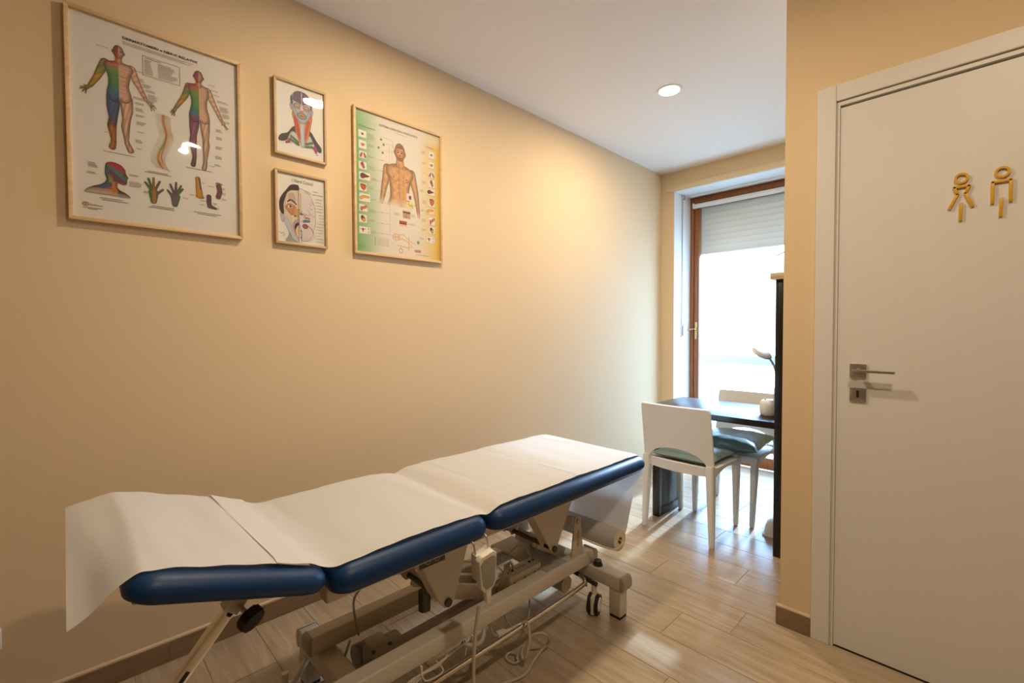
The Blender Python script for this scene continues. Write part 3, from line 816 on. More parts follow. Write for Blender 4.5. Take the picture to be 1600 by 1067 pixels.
tube(t, [(.95, 1.20, .01), (.935, 1.215, .035), (.945, 1.235, .05), (.96, 1.225, .03), (.95, 1.195, .008), (.925, 1.18, .0065), (.90, 1.185, .008), (.895, 1.21, .01), (.92, 1.22, .012), (.945, 1.20, .02)], .0045, n=8, k=6)
obj('cord', t, M['cable'], el)
t = N()
pts = [(.985, 1.08, .006), (.98, 1.05, .006), (.965, 1.03, .008)]
for j in range(0, 13*9):
    a = 2*PI*j/9
    pts.append((.965+.011*math.cos(a), 1.03-.0065*j/9-.012, .0165+.011*math.sin(a)))
pts += [(.965, .92, .006), (.99, .82, .006), (1.06, .70, .006)]
tube(t, pts, .0048, n=7, k=2); obj('coiled_cord', t, M['cable'], el)

# ------------------------------------------------------------------ couch paper
PX0, PX1 = .458, 1.050
def wav(x, y, s=0):
    return .0016*math.sin(y*17+x*2.3+s)+.0011*math.sin(y*41+x*5.1+1.3+s)*math.sin(x*6+s)+.0008*math.sin(y*73-x*9+s)
def sheet(path, n=24, amp=1.0, edge=.006, xf=None):
    """path: list of (y,z) or function of fraction across -> list; rows along the sheet"""
    rows = []
    cols = []
    for i in range(n+1):
        f = i/n
        P = smoothpath([(0, *p) for p in (path(f) if callable(path) else path)], 5)
        cols.append((f, P))
    m = len(cols[0][1])
    for k in range(m):
        r = []
        for f, P in cols:
            x = PX0+(PX1-PX0)*f
            p = P[k]
            e = min(f, 1-f)
            drop = edge*max(0, 1-e/.05)**2
            if xf: x = x+xf(f, k/(m-1))
            r.append(Vector((x, p.y, p.z+amp*wav(x, p.y)-drop)))
        rows.append(r)
    return rows
rollt = thing('paper_roll', 'white couch paper roll under the couch with its long sheet drawn over the cushions', 'paper roll', (.755, RY, RZ))
t = N()
RL0, RL1 = PX0+.002, PX1-.002
lathe(t, [(.0145, RL0), (RR-.001, RL0), (RR, RL0+.001), (RR, RL1-.001), (RR-.001, RL1), (.0145, RL1)], (0, RY, RZ), 44, Matrix.Rotation(PI/2, 4, 'Y'))
ro = obj('roll', t, M['paper'], rollt, 40)
t = N()
for xx, s in ((RL1+.0004, 1), (RL0-.0004, -1)):
    lathe(t, [(.015, 0), (.022, .0004), (.029, 0), (.036, .0004), (.042, 0), (RR-.0015, 0)], (xx, RY, RZ), 44, Matrix.Rotation(s*PI/2, 4, 'Y'))
each('roll_end', t, M['roll'], ro, 60)
t = N(); lathe(t, [(.0135, RL0-.001), (.0150, RL0-.001), (.0150, RL1+.001), (.0135, RL1+.001)], (0, RY, RZ), 24, Matrix.Rotation(PI/2, 4, 'Y')); obj('core', t, M['card'], ro, 40)
path1 = [(RY+.040, RZ+.0245), (RY+.055, RZ+.05), (1.845, .50), (1.905, .585), (1.9365, .632), (1.937, .648), (1.930, .662), (1.91, .675), (1.885, .683), (1.84, .687), (1.75, .689), (1.60, .690), (1.45, .6905), (1.43, .6909), (1.41, .6903), (1.25, .690), (1.12, .6906), (1.10, .690), (1.03, .688), (.995, .681), (.964, .674), (.935, .681), (.90, .687), (.83, .690), (.70, .690), (.58, .689), (.52, .687), (.48, .685), (.45, .688), (.425, .6975), (.40, .712), (.37, .7225), (.345, .731), (.325, .738)]
def p1(f):
    out = []
    for y, z in path1:
        if y < .46: y = y+(.018*(f-.5)); z = z+(.0022+.007*max(0, 1-f*3.2))*max(0, (.40-y)/.07)
        out.append((y, z))
    return out
t = N()
rows = sheet(p1)
V = [[t.verts.new(p) for p in r] for r in rows]
for A, B in zip(V, V[1:]):
    for j in range(len(A)-1): t.faces.new((A[j], A[j+1], B[j+1], B[j]))
obj('drawn_sheet', t, M['paper'], rollt, 180)
HC, HS = math.cos(HA), math.sin(HA)
def htop(s, d=.0105): return (.437+(.058+d)*HS-s*HC, .628+(.058+d)*HC+s*HS)
def p2(f):
    out = [htop(.055, .006), htop(.10, .009), htop(.16), htop(.22), htop(.28), htop(.33, .010), htop(.365, .006), htop(.385, .002)]
    ye, ze = -.008, .792-.052*f**1.3
    y0, z0 = out[-1]
    for k, (a, bz) in enumerate(((.22, .10+.06*f), (.45, .26+.13*f), (.68, .50+.20*f), (.86, .78+.10*f), (1, 1))):
        out.append((y0+(ye-y0)*a, z0+(ze-z0)*bz))
    return out
t = N()
rows = sheet(p2, amp=1.2, edge=.004, xf=lambda f, k: .012*max(0, k-.55)*(f-.5))
V = [[t.verts.new(p) for p in r] for r in rows]
for A, B in zip(V, V[1:]):
    for j in range(len(A)-1): t.faces.new((A[j], A[j+1], B[j+1], B[j]))
hp_ = obj('paper_sheet', t, M['paper'], None, 180)
tag(hp_, 'loose white paper sheet over the raised head end, hanging past its edge', 'paper')

# ------------------------------------------------------------------ desk, shelf unit
desk = thing('desk', 'black brown desk fixed to the tall black shelf unit', 'desk', (.95, 3.05, 0))
t = N(); box(t, .546, 1.358, 2.802, 3.40, .706, .742, .0015); obj('desk_top', t, M['blackwood'], desk)
t = N(); box(t, .612, .650, 2.838, 3.165, .01, .706, .0015)
box(t, .608, .654, 2.834, 2.87, 0, .706, .001); box(t, .608, .654, 3.135, 3.17, 0, .706, .001); box(t, .6085, .6535, 2.87, 3.135, 0, .05, .001)
lg = obj('leg_panel', t, M['blackwood'], desk)
t = N(); cyl(t, (.6545, 2.85, .03), (.6555, 2.85, .03), .004, n=12); obj('leg_screw', t, M['steel'], lg)
shelf = thing('shelf_unit', 'tall black brown shelf unit standing half behind the wall corner', 'shelf', (1.55, 2.985, 0))
KX0, KX1, KY0, KY1 = 1.36, 1.74, 2.79, 3.18
t = N(); box(t, KX0, KX0+.042, KY0, KY1, 0, .716, .001); box(t, KX0, KX0+.042, KY0, KY1, .719, 1.53, .001); obj('side_panel', t, M['blackwood'], shelf)
t = N(); box(t, KX1-.042, KX1, KY0, KY1, 0, 1.53, .001); obj('side_panel', t, M['blackwood'], shelf)
for zz in (0, .36, .72, 1.10, 1.492):
    t = N(); box(t, KX0+.042, KX1-.042, KY0, KY1, zz, zz+(.038 if zz in (0, 1.492) else .02), .001); obj('shelf_board', t, M['blackwood'], shelf)
t = N(); box(t, KX0+.042, KX1-.042, KY1-.012, KY1-.002, .038, 1.492); obj('added_back_panel', t, M['blackwood'], shelf)  # unseen back, added so no sun passes through the cells
bx = thing('wooden_tray', 'light beech tray lying on top of the tall black shelf unit', 'tray', (1.55, 2.96, 1.53))
t = N(); box(t, 1.338, 1.72, 2.765, 3.15, 1.531, 1.536, .001); obj('tray_base', t, M['boxwood'], bx)
t = N(); box(t, 1.338, 1.72, 2.765, 2.777, 1.536, 1.566, .002); box(t, 1.338, 1.72, 3.138, 3.15, 1.536, 1.566, .002); box(t, 1.338, 1.350, 2.777, 3.138, 1.536, 1.566, .002); box(t, 1.708, 1.72, 2.777, 3.138, 1.536, 1.566, .002)
each('tray_rim', t, M['boxwood'], bx)
pl = thing('potted_plant', 'leaf tip of a dark plant showing past the wall above the shelf unit', 'plant', (1.52, 2.95, 1.536))
t = N(); lathe(t, [(0, 0), (.045, 0), (.06, .085), (.064, .085), (.064, .10), (.056, .10), (.054, .088), (0, .088)], (1.52, 2.95, 1.536), 28); obj('pot', t, M['terracotta'], pl, 30)
def leafmesh(bm, p, q, w, sag):
    p, q = Vector(p), Vector(q); d = (q-p); s = d.cross(Vector((0, 0, 1))).normalized()
    rows = []
    for i in range(9):
        f = i/8; c = p+d*f+Vector((0, 0, sag*4*f*(1-f))); ww = w*math.sin(PI*min(1, .08+f*.92))**.8*(1-f*.3)
        rows.append([c-s*ww, c+Vector((0, 0, -.004)), c+s*ww])
    grid_solid(bm, rows, .0012)
for q, sg in (((1.368, 2.775, 1.66), .045), ((1.60, 2.80, 1.72), .03), ((1.62, 3.08, 1.74), .03), ((1.46, 3.10, 1.76), .02), ((1.56, 2.9, 1.82), .0)):
    t = N(); leafmesh(t, (1.52, 2.95, 1.625), q, .018, sg); obj('leaf', t, M['leaf'], pl, 60)

# desk lamp
dl = thing('desk_lamp', 'white gooseneck desk lamp with round pot base on the black desk', 'lamp', (1.268, 3.03, .742))
LX, LY = 1.268, 3.03
t = N(); lathe(t, [(0, 0), (.048, 0), (.052, .004), (.0545, .02), (.055, .05), (.053, .072), (.047, .086), (.036, .093), (0, .096)], (LX, LY, .742), 36); ba = obj('pot_base', t, M['white_gloss'], dl, 50)
t = N()
for dx, dy in ((-.025, -.012), (.025, .012)): lathe(t, [(0.008, -.004), (.007, .008), (.004, .016), (0, .019)], (LX+dx, LY+dy, .742+.088), 12)
each('ear', t, M['white_gloss'], ba, 60)
t = N(); lathe(t, [(.047, .0), (.05, .0), (.05, .0015), (.047, .0015)], (LX, LY, .7422), 36); obj('foot_ring', t, M['blackp'], ba, 0)
t = N(); tube(t, [(LX+.024, LY-.005, .82), (LX+.027, LY-.005, .88), (LX+.034, LY-.006, .95), (LX+.030, LY-.008, 1.01), (LX+.014, LY-.015, 1.06), (LX-.008, LY-.028, 1.098)], .0062, n=10, k=8); obj('gooseneck', t, M['head_grey'], dl, 60)
t = N()
mk = Matrix.Translation((LX-.036, LY-.04, 1.117)) @ Vector((.55, -.19, .85)).normalized().to_track_quat('Z', 'Y').to_matrix().to_4x4()
lathe(t, [(0, -.009), (.050, -.008), (.057, -.005), (.059, .001), (.055, .007), (.03, .010), (0, .011)], (0, 0, 0), 36, mk); hd = obj('lamp_head', t, M['head_grey'], dl, 50)
t = N(); lathe(t, [(0, -.0098), (.047, -.0092), (.047, -.0086), (0, -.0086)], (0, 0, 0), 32, mk); obj('light_panel', t, M['white_matte'], hd, 0)

# ------------------------------------------------------------------ chairs and cushions
def taper(bm, a, b, wa, da, wb, db):
    a, b = Vector(a), Vector(b)
    t = N()
    A = [t.verts.new(a+Vector((sx*wa/2, sy*da/2, 0))) for sx, sy in ((-1, -1), (1, -1), (1, 1), (-1, 1))]
    B = [t.verts.new(b+Vector((sx*wb/2, sy*db/2, 0))) for sx, sy in ((-1, -1), (1, -1), (1, 1), (-1, 1))]
    t.faces.new(A); t.faces.new(B[::-1])
    for i in range(4): t.faces.new((A[i], B[i], B[(i+1) % 4], A[(i+1) % 4]))
    bmesh.ops.recalc_face_normals(t, faces=t.faces[:])
    bmesh.ops.bevel(t, geom=t.edges[:], offset=.005, segments=2, affect='EDGES')
    merge(bm, t)
def chair_back(bm):
    HWID = .222
    def yb(x, z):
        lean = -.205-.058*max(0, (z-.42)/.38)**1.15
        return lean-.018*(1-(x/HWID)**2)
    def half(z): return .222-.004*max(0, (z-.45)/.35)
    nx = 40
    def topz(f):                     # rounded upper corners
        e = 1-abs(f); return .800-.018*max(0, 1-e/.05)**2
    def hole(f):
        x = f*.222
        if abs(x) >= .181: return None
        c = math.sqrt(1-(x/.181)**2)
        return (.452+.002*c, .456+.085*c)
    fs = [-1, -.985, -.96]+[-.93+.93*2*i/nx for i in range(nx+1)]+[.96, .985, 1]
    fs += [-.181/.222, .181/.222, -.18/.222, .18/.222, -.177/.222, .177/.222, -.17/.222, .17/.222]
    fs = sorted(set(round(f, 5) for f in fs))
    up, lo = [], []
    for f in fs:
        h = hole(f)
        zc0, zc1 = h if h else (.454, .454)
        tz = topz(f)
        zb = .408-.010*(1-f*f)+.02*max(0, (abs(f)-.9)/.1)*0
        up.append([Vector((f*half(z), yb(f*.222, z), z)) for z in [zc1+(tz-zc1)*k/10 for k in range(11)]])
        lo.append([Vector((f*half(z), yb(f*.222, z), z)) for z in [zb+(zc0-zb)*k/4 for k in range(5)]])
    t = N()
    for S in (up, lo):
        V = [[t.verts.new(p) for p in r] for r in S]
        for i in range(len(V)-1):
            for j in range(len(V[0])-1): t.faces.new((V[i][j], V[i+1][j], V[i+1][j+1], V[i][j+1]))
    bmesh.ops.remove_doubles(t, verts=t.verts[:], dist=1e-4)
    bmesh.ops.recalc_face_normals(t, faces=t.faces[:])
    bmesh.ops.solidify(t, geom=t.faces[:], thickness=.020)
    merge(bm, t)
def make_chair(label):
    c = thing('resin_chair', label, 'chair', (0, 0, 0), 'white resin chairs at the desk')
    t = N(); chair_back(t); obj('backrest', t, M['chair'], c, 40)
    t = N()
    rows = []
    for i in range(13):
        y = -.205+.42*i/12
        rows.append([Vector((x, y, .446-.008*(1-(x/.215)**2)*(1-((y-.0)/.22)**2)-(.012*max(0, (y-.19)/.025)**2))) for x in [(-.215+.43*j/12)*(1-.06*(i/12)) for j in range(13)]])
    grid_solid(t, rows, .016)
    obj('seat', t, M['chair'], c, 40)
    for s in (-1, 1):
        t = N()
        prof = [(-.215, .452), (.212, .446), (.212, .400)]+[(.155-.31*j/14, .400+.030*math.sin(PI*j/14)) for j in range(15)]+[(-.215, .385)]
        prism(t, prof, 'x', s*.206-.009, s*.206+.009, .003)
        obj('side_rail', t, M['chair'], c, 40)
    t = N(); box(t, -.20, .20, .196, .213, .405, .446, .004); obj('front_rail', t, M['chair'], c, 40)
    for s in (-1, 1):
        t = N(); taper(t, (s*.193, .192, .43), (s*.186, .212, 0), .042, .044, .026, .028); obj('leg', t, M['chair'], c, 40)
        t = N(); taper(t, (s*.200, -.205, .47), (s*.215, -.215, 0), .046, .052, .028, .030); obj('leg', t, M['chair'], c, 40)
    return c
def copy_tree(o, parent=None):
    c = o.copy(); COL.objects.link(c)
    if parent: c.parent = parent
    for ch in list(o.children): copy_tree(ch, c)
    return c
ch1 = make_chair('white resin chair with half-moon back cutout, back turned to the couch')
ch2 = copy_tree(ch1)
ch2['label'] = 'white resin chair behind the desk with its back to the window'
ch1.location = (.874, 2.862, 0); ch1.rotation_euler = (0, 0, math.radians(-1))
ch2.location = (.968, 3.318, 0); ch2.rotation_euler = (0, 0, PI+math.radians(-1))

def cushion_bm(w=.40, h=.062, puff=1.0, seed=0):
    bm = N(); n = 22
    def pt(i, j, s):
        u, v = -1+2*i/n, -1+2*j/n
        pin = 1-.07*(1-u*u*.0)*abs(v)**2*(1-abs(u))**0*0
        k = (1-abs(u)**2.6)*(1-abs(v)**2.6)
        x = u*w/2*(1-.075*(1-v*v)*abs(u)**1.5); y = v*w/2*(1-.075*(1-u*u)*abs(v)**1.5)
        z = s*h/2*max(0, k)**.42
        wr = .0035*math.sin(7*u+5*v*v+seed)*math.sin(5*v-3*u+seed*2)*k+.003*math.sin(16*math.atan2(v, u)+seed)*(max(abs(u), abs(v))**3)*k**.5
        return Vector((x, y, z+(wr if s > 0 else 0)))
    for s in (1, -1):
        V = [[bm.verts.new(pt(i, j, s)) for j in range(n+1)] for i in range(n+1)]
        for i in range(n):
            for j in range(n): bm.faces.new((V[i][j], V[i+1][j], V[i+1][j+1], V[i][j+1]))
    bmesh.ops.remove_doubles(bm, verts=bm.verts[:], dist=1e-5)
    return bm
t = cushion_bm(.395, .055, seed=1.0)
bmesh.ops.transform(t, matrix=Matrix.Translation((.874, 2.868, .474)) @ Matrix.Rotation(math.radians(-1), 4, 'Z'), verts=t.verts[:])
q = obj('seat_cushion', t, M['satin'], None, 60); tag(q, 'sage satin seat cushion on the front chair, seen through its cutout', 'cushion', 'sage satin seat cushions')
t = cushion_bm(.42, .105, seed=2.2)
bmesh.ops.transform(t, matrix=Matrix.Translation((.968, 3.292, .500)) @ Matrix.Rotation(math.radians(2), 4, 'Z') @ Matrix.Rotation(math.radians(2), 4, 'X'), verts=t.verts[:])
q = obj('seat_cushion', t, M['satin'], None, 60); tag(q, 'plump sage satin seat cushion on the chair nearer the window', 'cushion', 'sage satin seat cushions')

# pair of white clogs on the floor by the shelf
def clog(x, y, rz, label):
    c = thing('clog', label, 'shoe', (x, y, 0), 'white clogs by the shelf unit')
    t = N(); rings = []
    L = .25
    for i in range(15):
        f = i/14; yy = -L/2+L*f
        w = .049*math.sin(PI*min(1, .10+.845*f))**.40*(1 if f > .4 else .86+.35*f)
        hgt = .026+.056*math.sin(PI*min(1, max(0, (f-.32)/.72)))**.8
        ring_ = []
        for j in range(14):
            a = 2*PI*j/14; cx, cz = math.cos(a), math.sin(a)
            zz = .010+(hgt if cz > 0 else .009)*cz
            ring_.append(t.verts.new((w*math.copysign(abs(cx)**.75, cx), yy, max(.001, zz))))
        rings.append(ring_)
    for A, B in zip(rings, rings[1:]):
        for j in range(14): t.faces.new((A[j], A[(j+1) % 14], B[(j+1) % 14], B[j]))
    t.faces.new(rings[0][::-1]); t.faces.new(rings[-1])
    bmesh.ops.transform(t, matrix=Matrix.Translation((x, y, 0)) @ Matrix.Rotation(rz, 4, 'Z'), verts=t.verts[:])
    obj('upper', t, M['shoe'], c, 60)
    t = N(); pad(t, -.05, .05, -L/2-.003, L/2+.003, 0, .014, .045, prof=[(.004, 0), (.0, .2), (0, .8), (.004, 1)], crown=0)
    bmesh.ops.transform(t, matrix=Matrix.Translation((x, y, 0)) @ Matrix.Rotation(rz, 4, 'Z'), verts=t.verts[:])
    obj('sole', t, M['shoe'], c, 40)
clog(1.268, 3.145, math.radians(184), 'white clog lying on the floor by the shelf, the nearer of the two')
clog(1.292, 3.42, math.radians(175), 'white clog lying on the floor by the shelf, the farther of the two')

# wall socket low on the left wall
so = thing('wall_socket', 'white wall socket low on the sand wall at the left picture edge', 'socket', (0, -.222, .29))
t = N(); box(t, 0, .008, -.282, -.162, .255, .325, .003); obj('cover_plate', t, M['white_gloss'], so)
t = N(); box(t, .007, .0095, -.262, -.182, .27, .31, .002); obj('insert', t, M['white_matte'], so)

# ------------------------------------------------------------------ framed prints on the left wall
class Paint:
    """flat print drawn in millimetres (origin top left), turned into coloured cells of a mesh"""
    def __init__(s, w, h, res, base):
        s.w, s.h, s.res = w, h, res
        s.nx, s.ny = int(round(w/res)), int(round(h/res))
        x = (np.arange(s.nx)+.5)*w/s.nx; y = (np.arange(s.ny)+.5)*h/s.ny
        s.X, s.Y = np.meshgrid(x, y)
        s.base = np.array(base, float)
        s.img = np.tile(s.base, (s.ny, s.nx, 1))
        s.touch = np.zeros((s.ny, s.nx), bool)
    def aa(s, d): return np.clip(.5-d/s.res, 0, 1)
    def blend(s, a, c):
        c = np.asarray(c, float)
        s.img = s.img*(1-a[..., None])+c*a[..., None]
        s.touch |= a > .02
    def cap(s, p, q, r0, r1):
        px, py = p; qx, qy = q
        dx, dy = qx-px, qy-py; L2 = dx*dx+dy*dy+1e-9
        t = np.clip(((s.X-px)*dx+(s.Y-py)*dy)/L2, 0, 1)
        return np.hypot(s.X-px-t*dx, s.Y-py-t*dy)-(r0+(r1-r0)*t)
    def chain(s, pts):
        d = None
        for a, b in zip(pts, pts[1:]):
            e = s.cap(a[:2], b[:2], a[2], b[2])
            d = e if d is None else np.minimum(d, e)
        return d
    def ell(s, cx, cy, rx, ry, rot=0):
        c, n = math.cos(rot), math.sin(rot)
        u = (s.X-cx)*c+(s.Y-cy)*n; v = -(s.X-cx)*n+(s.Y-cy)*c
        k = np.sqrt((u/rx)**2+(v/ry)**2)
        return (k-1)*min(rx, ry)
    def poly(s, pts, k=6):
        P = [(p.x, p.y) for p in smoothpath([(a, b, 0) for a, b in pts], k, True)] if k else list(pts)
        d = np.full(s.X.shape, 1e9); ins = np.zeros(s.X.shape, bool)
        for (ax, ay), (bx, by) in zip(P, P[1:]+P[:1]):
            dx, dy = bx-ax, by-ay; L2 = dx*dx+dy*dy+1e-9
            t = np.clip(((s.X-ax)*dx+(s.Y-ay)*dy)/L2, 0, 1)
            d = np.minimum(d, (s.X-ax-t*dx)**2+(s.Y-ay-t*dy)**2)
            if abs(dy) > 1e-9:
                c = (ay > s.Y) != (by > s.Y)
                ins ^= c & (s.X < (bx-ax)*(s.Y-ay)/dy+ax)
        d = np.sqrt(d)
        return np.where(ins, -d, d)
    def fill(s, d, c, shade=0.0, r=8.0):
        a = s.aa(d); col = np.asarray(c, float)
        if shade:
            k = np.clip(-d/r, 0, 1); k = 1-shade*(1-k)**1.5
            col = (col if col.ndim == 3 else np.tile(col, (*s.X.shape, 1)))*k[..., None]
        s.blend(a, col)
    def rect(s, x0, y0, x1, y1, c): s.fill(np.maximum(np.maximum(x0-s.X, s.X-x1), np.maximum(y0-s.Y, s.Y-y1)), c)
    def line(s, pts, w, c):
        for a, b in zip(pts, pts[1:]): s.fill(s.cap(a, b, w/2, w/2), c)
    def curve(s, pts, w, c, k=6): s.line([(p.x, p.y) for p in smoothpath([(a, b, 0) for a, b in pts], k)], w, c)
    def note(s, x, y, n, w, c=(150, 140, 132), gap=4.2, seed=0):
        rr = random.Random(int(x*7+y*13+seed))
        for i in range(n): s.rect(x, y+i*gap, x+w*(.65+.35*rr.random()), y+i*gap+1.5, c)
    def grad(s, stops, t):
        t = np.clip(t, stops[0][0], stops[-1][0])
        xs = [a for a, _ in stops]; cs = np.array([c for _, c in stops], float)
        return np.stack([np.interp(t, xs, cs[:, i]) for i in range(3)], -1)
    def build(s, x, y0, z1, parent, name='artwork', full=False):
        """cells whose colour differs from the paper, on the wall plane x"""
        m = np.ones_like(s.touch) if full else s.touch & (np.abs(s.img-s.base).sum(-1) > 6)
        jj, ii = np.nonzero(m); n = len(ii)
        cw, chh = s.w/s.nx/1000, s.h/s.ny/1000
        idx = -np.ones((s.ny+1)*(s.nx+1), int)
        k = np.stack([jj*(s.nx+1)+ii, (jj+1)*(s.nx+1)+ii, (jj+1)*(s.nx+1)+ii+1, jj*(s.nx+1)+ii+1], 1)
        used = np.unique(k); idx[used] = np.arange(len(used))
        vy, vx = np.divmod(used, s.nx+1)
        off = origin(parent)
        co = np.stack([np.full(len(used), x-off.x), y0+vx*cw-off.y, z1-vy*chh-off.z], 1).astype(np.float32)
        f = idx[k].astype(np.int32)
        me = bpy.data.meshes.new(name)
        me.vertices.add(len(used)); me.vertices.foreach_set('co', co.ravel())
        me.loops.add(4*n); me.loops.foreach_set('vertex_index', f.ravel())
        me.polygons.add(n); me.polygons.foreach_set('loop_start', np.arange(0, 4*n, 4, dtype=np.int32))
        me.update(calc_edges=True)
        c = np.clip(s.img[jj, ii]/255, 0, 1); c = np.where(c <= .04045, c/12.92, ((c+.055)/1.055)**2.4)*.86
        att = me.attributes.new('ink', 'FLOAT_COLOR', 'FACE')
        att.data.foreach_set('color', np.concatenate([c, np.ones((n, 1))], 1).astype(np.float32).ravel())
        me.materials.append(M['print'])
        o = bpy.data.objects.new(name, me); COL.objects.link(o)
        if parent: o.parent = parent; ORIG[o.name] = off
        return o

def lettering(items, x, y0, z1, parent, name='lettering'):
    """items: (text, u mm, v mm of the baseline, height mm, width mm or None, material, slant, rotation)"""
    by = {}
    for txt, u, v, h, w, mat, *more in items:
        cu = bpy.data.curves.new('t', 'FONT'); cu.body = txt; cu.size = h/1000/.70; cu.resolution_u = 3
        bold = 0
        if more:
            cu.shear = more[0]
            if len(more) > 2: bold = more[2]
        if bold: cu.offset = bold/1000
        o = bpy.data.objects.new('t', cu); COL.objects.link(o)
        dg = bpy.context.evaluated_depsgraph_get()
        me = o.evaluated_get(dg).to_mesh()
        co = [v_.co.copy() for v_ in me.vertices]; fs = [tuple(p.vertices) for p in me.polygons]
        o.evaluated_get(dg).to_mesh_clear(); bpy.data.objects.remove(o); bpy.data.curves.remove(cu)
        if not co: continue
        mx = max(c.x for c in co); sx = (w/1000/mx) if w else 1
        rot = math.radians(more[1]) if len(more) > 1 else 0
        bm = by.setdefault(mat, N())
        vs = []
        for c in co:
            a, b = c.x*sx, c.y
            a, b = a*math.cos(rot)-b*math.sin(rot), a*math.sin(rot)+b*math.cos(rot)
            vs.append(bm.verts.new((x, y0+u/1000+a, z1-v/1000+b)))
        for f in fs:
            try: bm.faces.new([vs[i] for i in f])
            except ValueError: pass
    for mat, bm in by.items():
        off = origin(parent); bmesh.ops.translate(bm, verts=bm.verts[:], vec=-off)
        me = bpy.data.meshes.new(name); bm.to_mesh(me); bm.free(); me.materials.append(M[mat])
        o = bpy.data.objects.new(name, me); COL.objects.link(o); o.parent = parent; ORIG[o.name] = off
        o['kind'] = 'stuff'

def framed(label, y0, y1, z0, z1, rw, depth, mat, sheet=M['sheet']):
    f = thing('framed_print', label, 'picture', (0, (y0+y1)/2, (z0+z1)/2), 'framed anatomy prints on the left wall')
    gap = .0
    for nm, a in (('left', 0), ('right', 1), ('top', 2), ('bottom', 3)):
        t = N()
        if a == 0: pl_ = [(y0, z0), (y0+rw, z0+rw), (y0+rw, z1-rw), (y0, z1)]
        elif a == 1: pl_ = [(y1, z0), (y1, z1), (y1-rw, z1-rw), (y1-rw, z0+rw)]
        elif a == 2: pl_ = [(y0, z1), (y0+rw, z1-rw), (y1-rw, z1-rw), (y1, z1)]
        else: pl_ = [(y0, z0), (y1, z0), (y1-rw, z0+rw), (y0+rw, z0+rw)]
        prism(t, pl_, 'x', .002, depth, .0012)
        obj('frame_rail', t, mat, f, 30)
    t = N(); box(t, .003, .0105, y0+.003, y1-.003, z0+.003, z1-.003); sh_ = obj('print_sheet', t, sheet, f, 0)
    t = N(); box(t, depth-.0085, depth-.007, y0+rw-.001, y1-rw+.001, z0+rw-.001, z1-rw+.001); obj('glazing', t, M['glazing'], f, 0)
    return f, sh_

SKIN = (226, 180, 150); SK2 = (204, 148, 118)
BASE = (236, 230, 224)

